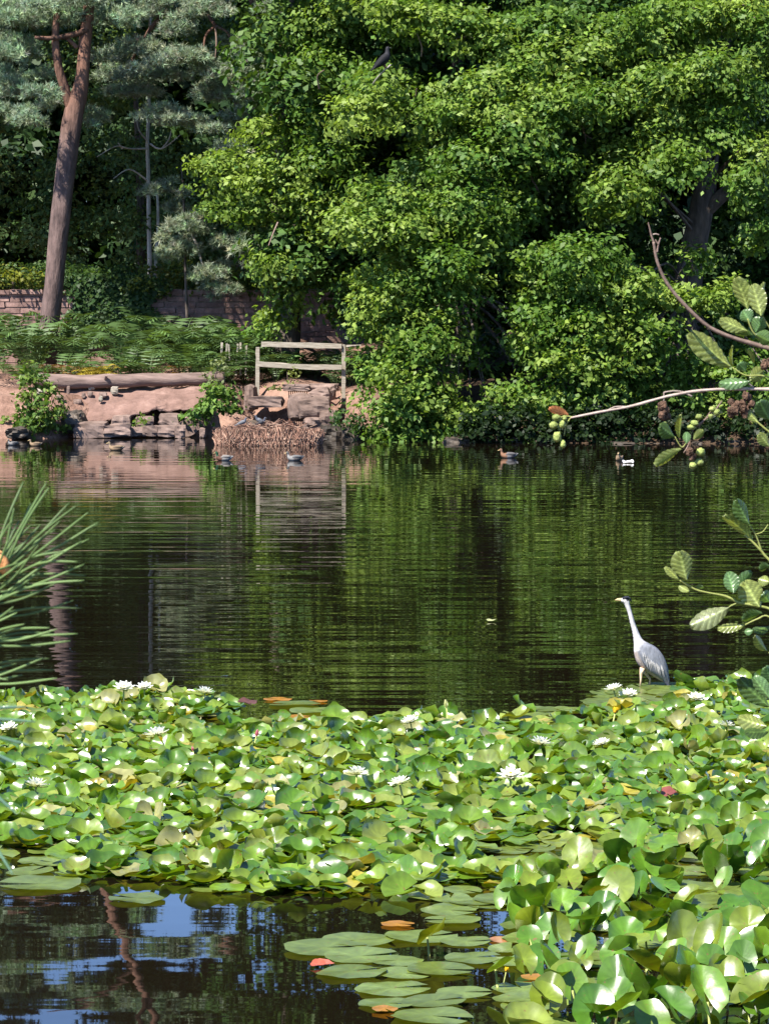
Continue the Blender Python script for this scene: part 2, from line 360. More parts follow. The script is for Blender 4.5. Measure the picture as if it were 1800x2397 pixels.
rock_px('rock', 318, 975, 360, 1000, 93.5, 0.6, 19, 'small shaded rock beside a grass tuft under the sloping ledge', boxy=0.6, group=GR)
lx = np.linspace(150, 482, 56); V = []; nv = 12
lip = np.interp(lx, [150, 185, 215, 260, 310, 345, 360, 400, 420, 450, 482], [985, 994, 985, 973, 964, 958, 951, 957, 949, 946, 938]) + np.random.default_rng(3).normal(size=56) * 1.6
for j in range(nv + 1):
    for i, x in enumerate(lx):
        if j <= 8: tq = j / 8; D_ = 95.5 - 1.75 * tq ** .8; y_ = 903 + (lip[i] - 903) * tq ** 1.15
        else: k_ = j - 8; D_ = (93.72, 93.9, 94.6, 95.4)[k_ - 1]; y_ = lip[i] + (9, 12, 10, 4)[k_ - 1]
        V.append(W(x, y_, D_))
V = np.array(V); bump_ = .10 * noise3(V * np.array((1, 1, 2)), 61, .8) + .05 * noise3(V, 62, 2.6) + .03 * noise3(V * np.array((1, 3, 5)), 63, 3)
V[:, 2] += bump_; V[:, 1] -= bump_ * .8
F = [(j * 56 + i, (j + 1) * 56 + i, (j + 1) * 56 + i + 1, j * 56 + i + 1) for j in range(nv) for i in range(55)]
tagp(part('sandstone_ledge', V, F, M_ledge, smooth=True, loc=W(310, 985, 94.2)), 'broad pinkish sandstone ledge sloping from the log down to a shadowed lip', 'rock ledge')
rock_px('rock', 20, 1002, 66, 1026, 91.6, 0.6, 12, 'dark broken rock at the water edge left of the leafy shrub', M_rockdark, 0.3, rough=.3)
rock_px('rock', 468, 1002, 482, 1024, 92.6, 0.3, 13, 'small pale upright stone in the water beside the reed mat', boxy=0.6)
rock_px('rock', 150, 960, 200, 1010, 92.9, 0.8, 14, 'dark rooty clod between leafy shrub and waterline blocks', M_rockdark, 0.4, rough=0.3)
# culvert
rock_px('boulder', 676, 920, 734, 980, 94.0, 0.9, 21, 'rounded tan boulder beside the rusty grating, left of the cracked one', boxy=0.45, cat='boulder', sub=7, rough=0.1)
rock_px('boulder', 694, 930, 772, 977, 93.8, 1.0, 22, 'largest rounded tan boulder in front of the culvert grating', boxy=0.5, cat='boulder', sub=7, rough=0.1, tilt=0.1)
rock_px('boulder', 724, 909, 782, 941, 94.3, 0.9, 23, 'tan slab boulder lying on top of the large boulder by the fence', boxy=0.6, cat='boulder', sub=6, tilt=0.2)
rock_px('rock', 713, 977, 756, 1003, 93.4, 0.7, 24, 'squat tan block below the large culvert boulder', boxy=0.7)
rock_px('rock', 746, 960, 786, 995, 93.5, 0.7, 25, 'tan block under the large boulder on its right', boxy=0.7)
rock_px('rock', 752, 994, 805, 1034, 92.2, 0.9, 26, 'dark shaded block at waterline right of the reed mat', M_rockdark, 0.85)
rock_px('rock', 800, 998, 858, 1036, 91.8, 0.9, 27, 'dark block in shade, nearest to the hanging leaves', M_rockdark, 0.85)
rock_px('rock', 560, 985, 640, 1020, 94.6, 0.8, 28, 'dark stone inside the culvert mouth behind the reed mat', M_rockdark, 0.6)
rock_px('rock', 660, 1000, 720, 1030, 93.2, 0.8, 29, 'dark stone behind the right end of the reed mat', M_rockdark, 0.7)
rock_px('culvert_lintel', 583, 928, 662, 953, 94.8, 0.7, 30, 'reddish stone lintel over the dark culvert mouth left of grating', boxy=0.92, cat='stone lintel')
rock_px('rock', 575, 900, 600, 960, 95.0, 0.6, 31, 'reddish stone at left end of the culvert lintel', boxy=0.6)
rock_px('culvert_kerb', 664, 899, 728, 914, 94.9, 0.5, 32, 'pale kerb stone above the grating, under the fence', boxy=0.93, cat='kerb stone')
rock_px('culvert_kerb', 726, 898, 790, 913, 94.9, 0.5, 33, 'pale kerb stone right of the grating, under the fence', boxy=0.93, cat='kerb stone')
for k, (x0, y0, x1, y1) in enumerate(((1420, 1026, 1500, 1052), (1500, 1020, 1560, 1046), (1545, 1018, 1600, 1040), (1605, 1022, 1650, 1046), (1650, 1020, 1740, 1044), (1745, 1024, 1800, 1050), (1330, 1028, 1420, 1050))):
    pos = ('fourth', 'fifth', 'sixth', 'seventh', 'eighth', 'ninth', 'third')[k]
    rock_px('rock', x0 + 12, y0 + 8 + (k * 7) % 9, x1 - 10, y1, 89.2 + .3 * (k % 3), 0.8, 40 + k, 'dark shaded stone at waterline under the right-hand trees, ' + pos + ' from left', M_rockdark if k != 2 else M_rock, 0.4, rough=.25, group='stones under the right-hand trees')  # stone colour lowered to stand in for the tree shade here
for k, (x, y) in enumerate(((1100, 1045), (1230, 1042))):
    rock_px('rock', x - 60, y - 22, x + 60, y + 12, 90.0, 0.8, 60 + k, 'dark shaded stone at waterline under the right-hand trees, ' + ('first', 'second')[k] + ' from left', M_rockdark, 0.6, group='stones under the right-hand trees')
# culvert arch back wall and gratings
a0 = W(560, 985, 95.6)
th = thing('culvert_grating', W(690, 1005, 95.2), 'rusty vertical bar grating in the culvert behind the boulders', 'grating')
for y0, y1, x0, x1, n in ((914, 972, 676, 728, 12), (980, 1003, 678, 708, 8)):
    for k in range(n):
        x = x0 + (x1 - x0) * k / (n - 1)
        V, F = tube([W(x, y0, 95.0 if y0 < 950 else 93.9), W(x, y1, 95.0 if y0 < 950 else 93.9)], 0.013, 5); part('bar', V, F, M_rust, th)
    for y in (y0 + 1, y1 - 2):
        V, F = box(W((x0 + x1) / 2, y, 95.0 if y0 < 950 else 93.9), ((x1 - x0) / 82 + .05, 0.03, 0.03)); part('cross_bar', V, F, M_rust, th)

# stones and stumps lying under the log
for k, (x, y, w, h, D) in enumerate(((248, 893, 11, 20, 94.9), (240, 902, 18, 14, 94.4), (258, 904, 10, 10, 94.5), (268, 914, 18, 18, 94.0), (211, 922, 13, 12, 93.9), (242, 924, 18, 12, 93.8), (236, 934, 10, 12, 93.6), (196, 925, 9, 12, 93.7), (160, 913, 8, 20, 94.0), (95, 895, 22, 18, 94.3), (141, 915, 16, 14, 94.1), (182, 940, 18, 12, 93.4), (214, 908, 16, 8, 94.3))):
    if 155 < x < 480:
        tq = max(0.02, (y + h * .4 - 903) / (np.interp(x, lx, lip) - 903)) ** (1 / 1.15); D = 95.45 - 1.75 * tq ** .8; c = W(x, y, D); zz = c[2] - h / 83 * .42
    else: c = W(x, y, D); zz = gz(c[0], D)
    V, F = rock_geo((c[0], D, zz + h / 83 * 0.42), (w / 83, w / 83, h / 83), 80 + k, 3, 0.2, 0.35)
    nm = ('upright weathered stump piece against the log', 'rounded grey stone just below the log stump', 'small round stone right of the log stump', 'pale squat stone, rightmost of the cluster below the log', 'round pale stone lower left in the cluster below the log', 'wide stone in the middle of the slope below the log', 'small stone lowest on the slope under the log', 'small pale stone near the dark clod', 'thin upright root stub left of the stone cluster', 'grey stone behind the tall leafy shrub', 'stone beside the tall leafy shrub', 'flat stone at the top of the sloping ledge', 'flat dark stone just under the log')[k]
    o = part('stone', V, F, M_rock if k % 3 else M_wood, loc=(c[0], D, zz)); tagp(o, nm, 'stone', 'stones scattered below the log')

# ------------------------------------------------------------------ log
P = smooth_path([W(84, 888, 95.2), W(180, 893, 95.1), W(300, 891, 95.1), W(420, 889, 95.2), W(526, 885, 95.3)], 8)
V, F = tube(P, 0.195, 16); dn = noise3(V, 77, 1.5)
V[:, 2] += 0.035 * dn; V[:, 1] += 0.03 * noise3(V, 78, 2.0)
th = thing('fallen_log', (P[0][0], 95.2, gz(P[0][0], 95.2)), 'long weathered barkless log lying along the far bank', 'log')
part('trunk', V, F, M_log, th, smooth=True)
V, F = tube([W(247, 886, 94.9), W(249, 878, 94.8)], [0.05, 0.04], 7); part('knot', V, F, M_log, th)

# ------------------------------------------------------------------ fences
def board(p, q, w, tks, sag=0.0, n=8, seed=0):
    p = np.asarray(p); q = np.asarray(q); rr = np.random.default_rng(seed); V = []; F = []
    d = (q - p) / np.linalg.norm(q - p); nrm = np.cross(d, (0, 0, 1)); nrm /= np.linalg.norm(nrm); up = np.cross(nrm, d)
    for i in range(n + 1):
        tt = i / n; c = p + (q - p) * tt - np.array((0, 0, sag * 4 * tt * (1 - tt)))
        for (a, bq) in ((-1, -1), (1, -1), (1, 1), (-1, 1)):
            V.append(c + up * (w / 2 * bq + rr.normal() * 0.006) + nrm * (tks / 2 * a))
    for i in range(n):
        for k in range(4): F.append((i * 4 + k, i * 4 + (k + 1) % 4, i * 4 + 4 + (k + 1) % 4, i * 4 + 4 + k))
    F.append((3, 2, 1, 0)); F.append(tuple(n * 4 + k for k in range(4)))
    return np.array(V), F
th = thing('rail_fence', W(700, 912, 96), 'short weathered wooden fence with two horizontal rails above the culvert', 'fence')
for x, y0, y1, D in ((602.5, 812, 925, 96.0), (804.5, 806, 945, 95.4)):
    V, F = board(W(x, y1, D), W(x + (1 if x < 700 else 0), y0, D), 0.105, 0.10, seed=int(x)); part('post', V, F, M_wood, th)
V, F = board(W(612, 805, 95.85), W(800, 810, 95.3), 0.145, 0.045, -0.0, 10, 2); part('rail', V, F, M_wood, th)
V, F = board(W(810, 809, 95.3), W(845, 808, 95.3), 0.045, 0.045, 0, 4, 3); part('rail', V, F, M_wood, th)
V, F = board(W(600, 851, 95.85), W(801, 859, 95.25), 0.14, 0.045, 0.03, 10, 4); part('rail', V, F, M_wood, th)
th = thing('picket_fence', W(545, 872, 97.5), 'row of leaning pale pickets among the ferns left of the rail fence', 'fence')
for x, lean in ((517, 2), (527, 4), (538, -2), (552, 5), (563, 0), (575, 2)):
    V, F = board(W(x, 878, 97.5), W(x + lean, 799 + R.uniform(0, 8), 97.5), 0.055, 0.03, 0, 3, int(x)); part('picket', V, F, M_wood, th)
V, F = board(W(512, 850, 97.55), W(582, 846, 97.55), 0.05, 0.03, 0, 3, 8); part('rail', V, F, M_wood, th)

# ------------------------------------------------------------------ garden wall
WD, wx0, wx1 = 104.0, -14.5, -1.8
wz0, wz1 = 1.2, 3.95
th = thing('stone_wall', ((wx0 + wx1) / 2, WD, wz0), 'old reddish stone wall behind the ferns and log', 'wall')
V, F = box(((wx0 + wx1) / 2, WD + 0.25, (wz0 + wz1) / 2 - .02), (wx1 - wx0, 0.42, wz1 - wz0)); part('mortar_core', V, F, M_mortar, th)
wr = random.Random(5); z = wz0 + 0.25
while z < wz1 - 0.05:
    h = wr.uniform(0.15, 0.22); x = wx0 - wr.uniform(0, .4)
    while x < wx1:
        w = wr.uniform(0.55, 1.0)
        V, F = box((x + w / 2, WD + 0.03 + wr.uniform(-.03, .02), z + h / 2), (w - 0.035, 0.12, h - 0.03), 0, 0.012, wr); part('stone', V, F, M_brick, th)
        x += w
    z += h
x = wx0
while x < wx1:
    w = wr.uniform(0.7, 1.1); V, F = box((x + w / 2, WD + 0.22, wz1 + 0.06 + wr.uniform(0, .03)), (w - 0.02, 0.62, 0.14), 0, 0.012, wr); part('coping_stone', V, F, M_brick, th); x += w

# ------------------------------------------------------------------ foliage builders
def leaf_cloud(C, outw, size, r, up=0.5, ow=0.75, rw=0.5, wid=0.62, fold=0.12):
    n = len(C)
    N = np.array((0, 0, 1.0)) * up + outw * ow + r.normal(size=(n, 3)) * rw
    N /= np.linalg.norm(N, axis=1)[:, None] + 1e-9
    A = r.normal(size=(n, 3)) + outw * 0.6; A -= (A * N).sum(1)[:, None] * N; A /= np.linalg.norm(A, axis=1)[:, None] + 1e-9
    B = np.cross(N, A); L = (size * r.uniform(0.65, 1.3, n))[:, None]; Wd = L * wid
    q = np.stack([C - A * L * .5, C + B * Wd * .5 + N * L * fold + A * L * .08, C + A * L * .5, C - B * Wd * .5 + N * L * fold + A * L * .08], 1)
    return q.reshape(-1, 3), np.arange(4 * n).reshape(n, 4)
def bough_points(bo, r, cdens, per, spread=0.16, shell=0.5, under=0.35):
    Cs = []; Os = []; T = []
    for k, (cx, cy, cz, rx, ry, rz) in enumerate(bo):
        n = max(6, int(cdens * (rx * rz + ry * rz + rx * ry) * 2.2))
        d = r.normal(size=(n * 2, 3)); d /= np.linalg.norm(d, axis=1)[:, None]
        keep = (d[:, 2] > -0.25) | (r.uniform(size=n * 2) < under); d = d[keep][:n]
        lump = 1 + 0.32 * noise3(d * 1.0 + k * 3.1, 13, 2.0)
        rad = (r.uniform(shell ** 3, 1, len(d)) ** (1 / 3) * lump)[:, None]
        p = np.array((cx, cy, cz)) + d * rad * np.array((rx, ry, rz))
        c = np.repeat(p, per, 0) + r.normal(size=(len(d) * per, 3)) * np.array((spread, spread, spread * 0.55))
        Cs.append(c); dj = d + r.normal(size=d.shape) * .45; Os.append(np.repeat(dj, per, 0)); T.append(np.repeat(r.normal(size=len(d)) * 0.6 + r.normal() * 0.6, per))
    return np.concatenate(Cs), np.concatenate(Os), np.concatenate(T)
def tintcol(T, r, base, warm, n4=4, amp=0.15):
    """per-leaf pigment: base to yellower warm, random value"""
    n = len(T); w = np.clip(0.40 + 0.40 * T + r.normal(size=n) * 0.14, 0, 1)[:, None]
    c = (np.asarray(base) * (1 - w) + np.asarray(warm) * w) * np.exp(r.normal(size=n) * amp)[:, None]
    return np.repeat(c, n4, 0)
def crown(name, root, bo, r, size, base, warm, cdens=9, per=13, mat=None, spread=0.16, shell=0.5, up=0.5, under=0.5, ow=0.75):
    C, O, T = bough_points(bo, r, cdens, per, spread, shell, under)
    V, F = leaf_cloud(C, O, size, r, up=up, ow=ow)
    return part(name, V, F, mat or M_leaf, root, col=tintcol(T, r, base, warm), kind='stuff')
def limbs(root, P0, targets, r0, mat, name='branch', r=None, sagf=0.12):
    for tg in targets:
        tg = np.asarray(tg); k = R.uniform(0.0, 0.25)
        a = P0[int(np.argmin(np.abs(P0[:, 2] - max(4.0, tg[2] - 0.4 * abs(tg[0] - P0[0][0])))))]
        mid = (a + tg) / 2 + np.array((R.uniform(-.3, .3), R.uniform(-.3, .3), R.uniform(0.5, 1.0)))
        pth = smooth_path([a, mid, tg], 5); V, F = tube(pth, np.linspace(r0, r0 * 0.2, len(pth)), 5); part(name, V, F, mat, root)

GREEN, WARM = (0.070, 0.142, 0.022), (0.190, 0.262, 0.046)
fr = np.random.default_rng(21)
# bright outer boughs: position in the picture (1661 wide view), half sizes
BO = [(690,60,80,55),(760,30,90,45),(720,160,80,60),(830,190,75,50),(900,40,100,50),(1000,70,90,55),(780,255,90,55),(690,270,80,50),(565,290,50,50),(480,375,75,55),(620,385,110,65),(560,440,80,45),(700,345,80,55),(495,455,55,35),(640,480,80,55),(600,580,65,45),(740,470,70,45),
 (1060,195,110,50),(1000,255,90,50),(1110,265,110,55),(960,290,80,55),(1200,225,90,55),(1260,130,120,55),(1380,100,130,65),(1480,50,110,60),(1540,160,90,55),(1400,200,110,55),(1290,225,80,55),(1060,345,110,55),(960,360,80,50),(1140,335,80,50),(840,440,80,50),(780,490,80,55),(900,520,110,65),(1000,455,110,55),(1010,545,110,65),(1100,470,80,45),(1375,350,90,55),(1470,360,70,60),(1330,420,90,55),(1480,265,90,50),(1580,240,70,55),(1630,420,55,60),(1640,340,45,55),(1640,520,40,45),(1240,560,100,55),(1180,620,85,55),(1290,600,75,55),
 (860,620,105,75),(950,640,85,65),(880,725,85,75),(955,740,70,65),(820,800,55,60),(850,880,70,50),(925,850,70,55),(990,890,45,35),(1160,700,75,75),(1240,720,85,75),(1330,680,65,65),(1220,800,75,55),(1300,800,80,55),(1145,770,45,45),(1400,740,60,75),(1380,620,50,45),(1150,860,65,45),(1260,870,85,38),(1140,910,55,30),(1230,915,55,26),(960,935,60,24),(850,925,35,28),(1420,850,55,35),(620,640,45,45),(590,700,45,35),(560,720,30,28),(1650,90,50,60),(1600,30,70,50),(1180,60,90,50),(1090,120,90,45),(760,600,60,45),(800,690,45,60),(1340,860,50,40),(1400,900,60,35),(1480,880,60,45),(1560,900,60,40),(1640,880,50,50),(1500,800,50,50),(1580,820,60,50),(1640,780,40,50),(1060,900,45,30),(1090,860,40,30),(1340,920,50,28),(1450,935,60,22),(1560,945,60,20),(1040,930,40,20),(840,945,50,20),(900,930,60,24),(1010,945,50,18),(1100,945,50,18),(1180,945,60,18),(1270,940,60,20),(880,955,50,16),(950,955,50,16),(1130,952,55,18),(1220,955,55,16),(1290,915,50,26),(1500,560,45,30),(1560,640,50,40),(1480,660,50,40)]
groups = {0: [], 1: [], 2: []}
for (x, y, rx, ry) in list(BO):
    for k in range(2):
        xx, yy_ = x + fr.uniform(-1.1, 1.1) * rx, y + fr.uniform(-.9, .9) * ry
        if 1030 < xx < 1110 and 690 < yy_ < 880: continue
        if 1440 < xx < 1560 and 400 < yy_ < 600: continue
        if xx < 790 and yy_ > 560 or xx < 620 or yy_ > 945: continue
        BO.append((xx, yy_, rx * fr.uniform(.35, .7), ry * fr.uniform(.4, .75)))
for (x, y, rx, ry) in BO:
    g = 0 if x < 775 and y < 760 else (1 if x < 1215 else 2)
    D = np.interp(y, [0, 300, 600, 950], [93.5, 91.5, 90.6, 90.2]) + fr.uniform(-0.8, 1.2)
    if g == 0: D += np.interp(y, [0, 300, 700], [3.5, 5.0, 7.5])
    if y > 820: D = 90.6 + fr.uniform(-.4, .5)
    c = VW(x, y, D); s = FPX / D / 1.0837
    groups[g].append((*c, rx / s * 1.02, max(rx, ry) / s * 0.85, ry / s * 0.98))
trees = [('broadleaf_tree', (-3.0, 99.0), 'bright green broadleaf tree overhanging the rail fence, left of the big tree', 'left'),
         ('broadleaf_tree', (1.9, 99.0), 'large broadleaf tree drooping to the water in the middle of the far bank', 'mid'),
         ('broadleaf_tree', (0, 0), 'broadleaf tree with thick dark trunk showing at the right of the far bank', 'right')]
TR = []
tr_path3 = smooth_path([W(1600, 930, 96.5), W(1605, 720, 96.5), W(1622, 590, 96.5), W(1645, 470, 96.5), W(1665, 300, 96.6), W(1690, 120, 96.8), W(1712, -40, 97), W(1730, -300, 97), W(1700, -600, 97.5)], 6)
for gi, (nm, xy, lab, _) in enumerate(trees):
    if gi == 2:
        pth = tr_path3; rad = np.interp(np.linspace(0, 1, len(pth)), [0, .2, .4, .6, 1], [0.50, 0.40, 0.34, 0.26, 0.12])
    else:
        x, D = xy; z0 = gz(x, D)
        pth = smooth_path([(x, D, z0 - .2), (x + .2, D, 3.5), (x - .1, D + .2, 7), (x + .3, D, 12), (x, D, 18)], 6); rad = np.linspace(0.40, 0.1, len(pth))
    root = thing(nm, (pth[0][0], pth[0][1], gz(pth[0][0], pth[0][1])), lab, 'tree', 'broadleaf trees on the far bank'); TR.append((root, pth))
    V, F = tube(pth, rad, 12); part('trunk', V, F, M_bark, root, smooth=True)
    bo = np.array(groups[gi])
    crown('foliage', root, bo, fr, 0.175, GREEN, WARM, 11, 18, spread=.19)
    limbs(root, pth, bo[::4, :3], 0.06, M_bark)
# fork of the right trunk
V, F = tube(smooth_path([W(1640, 500, 96.5), W(1680, 465, 96.3), W(1730, 420, 96), W(1790, 330, 96)], 5), np.linspace(.26, .12, 16), 9); part('fork', V, F, M_bark, TR[2][0], smooth=True)
# shaded inner foliage and the crowns above the picture
inner = {0: [], 1: [], 2: []}
for k in range(330):
    x = fr.uniform(-3.5, 14); z = fr.uniform(1.6, 14.5); D = fr.uniform(96, 106)
    px, py = topx((x, D, z))
    if 1530 < px < 1740 and 380 < py < 700: continue
    if 1110 < px < 1210 and 700 < py: continue
    if px < 800 and py > 640: continue
    if z < 2.6 and D < 99: continue
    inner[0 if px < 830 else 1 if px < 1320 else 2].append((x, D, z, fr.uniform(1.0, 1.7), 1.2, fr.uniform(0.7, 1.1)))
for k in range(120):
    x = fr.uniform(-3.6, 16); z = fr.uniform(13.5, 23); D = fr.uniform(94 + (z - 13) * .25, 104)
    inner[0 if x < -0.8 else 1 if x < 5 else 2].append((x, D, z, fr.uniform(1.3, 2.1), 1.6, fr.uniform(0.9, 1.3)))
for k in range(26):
    inner[2].append((fr.uniform(4.5, 8.2), fr.uniform(94, 97.5), fr.uniform(8.3, 12.5), 1.3, 1.2, .9))  # unseen boughs added inside the crown to shade the thick trunk
for gi in range(3):
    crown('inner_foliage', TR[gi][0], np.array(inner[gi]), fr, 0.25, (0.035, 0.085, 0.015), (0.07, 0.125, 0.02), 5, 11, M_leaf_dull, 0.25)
# bare grey twigs that show between the boughs
for (x0, y0, x1, y1) in ((1255, 250, 1280, 300), (1240, 240, 1265, 310), (880, 250, 900, 190), (600, 480, 580, 530), (815, 405, 865, 412), (1145, 330, 1160, 410), (910, 120, 900, 70), (1150, 390, 1165, 415), (1010, 600, 1000, 680), (935, 740, 925, 800), (690, 190, 700, 150)):
    g = 0 if x0 < 775 else 1 if x0 < 1215 else 2
    a, bq = VW(x0, y0, 93.2), VW(x1, y1, 92.6); mid = (a + bq) / 2 + np.array((R.uniform(-.12, .12), 0, R.uniform(-.12, .12)))
    V, F = tube(smooth_path([a, mid, bq], 4), np.linspace(.03, .012, 9), 5); part('bare_twig', V, F, M_twig, TR[g][0])

# ------------------------------------------------------------------ pines
def puffs(name, root, L, r, tufts=260, per=16, ln=0.19, base=(0.21, 0.28, 0.175), wid=0.024, mat=None):
    Vs = []; Cc = []
    for (cx, cy, cz, rx, ry, rz) in L:
        n = int(tufts * (rx * rz) / 0.55); d = r.normal(size=(n, 3)); d /= np.linalg.norm(d, axis=1)[:, None]; d[:, 2] = np.abs(d[:, 2]) * 0.9 - 0.25
        p = np.array((cx, cy, cz)) + d * (r.uniform(0.25, 1.1, n) * (1 + .25 * noise3(d * 2 + cx, 4, 2)))[:, None] * np.array((rx, ry, rz))
        ax = d + np.array((0, -0.2, 0.7)) + r.normal(size=(n, 3)) * 0.4; ax /= np.linalg.norm(ax, axis=1)[:, None]
        cc = np.asarray(base) * np.exp(r.normal(size=n) * 0.28)[:, None] * (1 + r.normal(size=(n, 3)) * 0.08)
        P = np.repeat(p, per, 0); A = np.repeat(ax, per, 0) * 0.8 + r.normal(size=(n * per, 3)) * 0.65; A /= np.linalg.norm(A, axis=1)[:, None]
        B = np.cross(A, r.normal(size=A.shape)); B /= np.linalg.norm(B, axis=1)[:, None] + 1e-9
        Ln = (ln * r.uniform(.7, 1.2, len(P)))[:, None]
        Vs.append(np.stack([P - B * wid / 2, P + B * wid / 2, P + A * Ln], 1).reshape(-1, 3)); Cc.append(np.repeat(cc, per * 3, 0))
    V = np.concatenate(Vs); return part(name, V, np.arange(len(V)).reshape(-1, 3), mat or M_needle, root, col=np.concatenate(Cc), kind='stuff')
pr = np.random.default_rng(31)
C1 = lambda x, y, D: W(x / 1.8456, y / 1.8456, D)
def pl(L, D0, D1):
    o = []
    for (x, y, rx, ry) in L:
        for k in range(3):
            D = pr.uniform(D0, D1); s = FPX / D * 1.8456; f = 1 if k == 0 else pr.uniform(.45, .75)
            c = C1(x + (k > 0) * pr.uniform(-1, 1) * rx, y + (k > 0) * pr.uniform(-1.2, 1.2) * ry, D); o.append((*c, rx / s * f, rx / s * .9 * f, ry / s * 1.25 * f))
    return o
pineA = [(60,220,130,90),(100,400,110,70),(250,440,80,50),(130,520,80,45),(410,510,85,50),(240,50,160,50),(100,90,110,60),(480,80,100,60),(30,330,80,60),(190,330,70,50),(20,480,60,40),(330,0,120,50),(60,20,120,40)]
pineB = [(600,220,140,70),(500,330,110,60),(580,400,130,50),(700,330,120,60),(800,250,140,60),(770,120,90,50),(900,50,120,50),(860,0,150,40),(1000,190,90,45),(1050,320,150,70),(1150,400,150,70),(950,420,120,60),(1220,500,100,50),(700,480,100,45),(800,530,120,45),(1250,70,110,60),(1290,340,80,60),(1050,500,110,50),(640,50,110,50),(1100,230,90,50),(900,560,100,40),(1000,640,90,50)]
pineC = [(760,900,60,55),(800,1090,80,60),(900,1190,85,60),(985,1255,65,35),(750,985,55,45),(1080,1080,70,55),(860,1000,70,50),(960,1060,60,50),(720,1110,50,40),(700,820,60,50),(1120,1180,50,40)]
# leaning main pine
pA = smooth_path([W(104, 850, 100), W(112, 770, 100), W(124, 690, 100), W(143, 500, 100), W(160, 350, 100), W(172, 265, 100), W(190, 190, 100), W(203, 60, 100.2), W(222, -60, 100.4), W(268, -220, 100.6), W(330, -380, 101), W(375, -560, 101), W(395, -760, 101)], 6)
tA = np.linspace(0, 1, len(pA))
radA = np.interp(tA, [0, .08, .2, .4, .46, .52, .7, 1], [0.36, 0.30, 0.295, 0.30, 0.27, 0.19, 0.16, 0.07])
root = thing('pine_tree', (pA[0][0], 100, gz(pA[0][0], 100)), 'tall leaning pine with bare reddish trunk forking near the top left', 'tree', 'pines on the far bank')
V, F = tube(pA, radA, 18)
V += (V - np.repeat(pA, 18, 0)) * (0.10 * noise3(V * np.array((1, 1, .35)), 41, 3.0))[:, None]
hz = V[:, 2]; cl = np.clip((hz - 8.2) / 2.0, 0, 1)[:, None]
part('trunk', V, F, M_pinebark, root, col=(1 - cl) * np.array((0.85, 0.88, 0.95)) + cl * np.array((1.25, 0.98, 0.80)), smooth=True)
def plimb(root, pts, r0, r1, mat=None, n=8, nm='limb'):
    P = smooth_path(pts, 6); V, F = tube(P, np.linspace(r0, r1, len(P)), n)
    part(nm, V, F, mat or M_pinebark, root, col=np.tile((1.15, 0.92, 0.76), (len(V), 1)), smooth=True)
plimb(root, [W(166, 250, 100), W(150, 200, 99.9), W(136, 150, 99.8), W(130, 70, 99.8), W(150, -60, 99.8)], .16, .09)
plimb(root, [W(205, 70, 100.1), W(160, 82, 99.8), W(120, 88, 99.6), W(82, 86, 99.4)], .10, .05)
plimb(root, [W(180, 110, 100), W(165, 95, 99.9), W(150, 85, 99.8)], .07, .04)
plimb(root, [W(215, -30, 100.2), W(170, -90, 99.5), W(90, -130, 99), W(0, -150, 99)], .10, .04)
plimb(root, [W(260, -200, 100.6), W(360, -250, 100), W(470, -230, 100), W(560, -260, 100)], .12, .05)
plimb(root, [W(330, -380, 101), W(300, -470, 100.5), W(240, -560, 100)], .11, .04)
plimb(root, [W(300, -300, 100.8), W(200, -380, 100.3), W(90, -420, 100)], .10, .04)
puffs('needle_foliage', root, pl(pineA, 98.5, 101.5), pr)
topA = []
for k in range(210):
    x = pr.uniform(-17, -8.5); z = pr.uniform(12.5, 24); topA.append((x, pr.uniform(103.5, 109), z, pr.uniform(.8, 1.3), .9, pr.uniform(.4, .6)))
for k in range(60):
    x = pr.uniform(-8.8, -3.2); z = pr.uniform(17.6, 23); topA.append((x, pr.uniform(103, 107), z, pr.uniform(.8, 1.2), .9, pr.uniform(.4, .6)))
for k in range(8):
    topA.append((pr.uniform(-8.2, -4), pr.uniform(99, 103), pr.uniform(14.6, 17), .5, .5, .25))
puffs('upper_needle_foliage', root, topA, pr, 170, 14, 0.30, wid=0.06)
# second pine, behind, its limbs drooping into the picture
pB = smooth_path([W(640, 900, 106), W(650, 600, 106), W(640, 300, 106), W(600, 0, 106), W(560, -200, 106), W(585, -420, 106), W(610, -640, 106)], 6)
root = thing('pine_tree', (pB[0][0], 106, gz(pB[0][0], 106)), 'grey-green pine behind the broadleaf tree with drooping reddish limbs', 'tree', 'pines on the far bank')
V, F = tube(pB, np.linspace(.26, .10, len(pB)), 12); part('trunk', V, F, M_pinebark, root, col=np.tile((1.1, .9, .8), (len(V), 1)), smooth=True)
plimb(root, [C1(1075, -60, 101), C1(1100, 40, 101), C1(1140, 130, 101), C1(1200, 190, 100.8), C1(1225, 250, 100.8)], .10, .06)
plimb(root, [W(600, 0, 106), W(595, -60, 104), C1(1075, -60, 101)], .12, .10)
plimb(root, [C1(760, -80, 102), C1(720, 30, 102), C1(660, 110, 102), C1(600, 200, 102), C1(540, 330, 102)], .09, .04)
plimb(root, [W(600, -120, 106), W(500, -160, 104), C1(760, -80, 102)], .12, .09)
plimb(root, [C1(930, 110, 101.5), C1(890, 150, 101.5), C1(880, 220, 101.5)], .05, .03)
plimb(root, [C1(930, 110, 101.5), C1(985, 140, 101.5), C1(1005, 210, 101.5)], .05, .025, M_twig)
plimb(root, [C1(930, 110, 101.5), C1(935, 180, 101.4), C1(930, 250, 101.4)], .035, .015, M_twig)
plimb(root, [C1(905, -60, 102), C1(890, 30, 102), C1(930, 110, 101.5)], .07, .06)
plimb(root, [C1(1225, 250, 100.8), C1(1245, 330, 101), C1(1290, 440, 101), C1(1280, 540, 101)], .07, .04)
puffs('needle_foliage', root, pl(pineB, 99.5, 103), pr, base=(0.215, 0.265, 0.175))
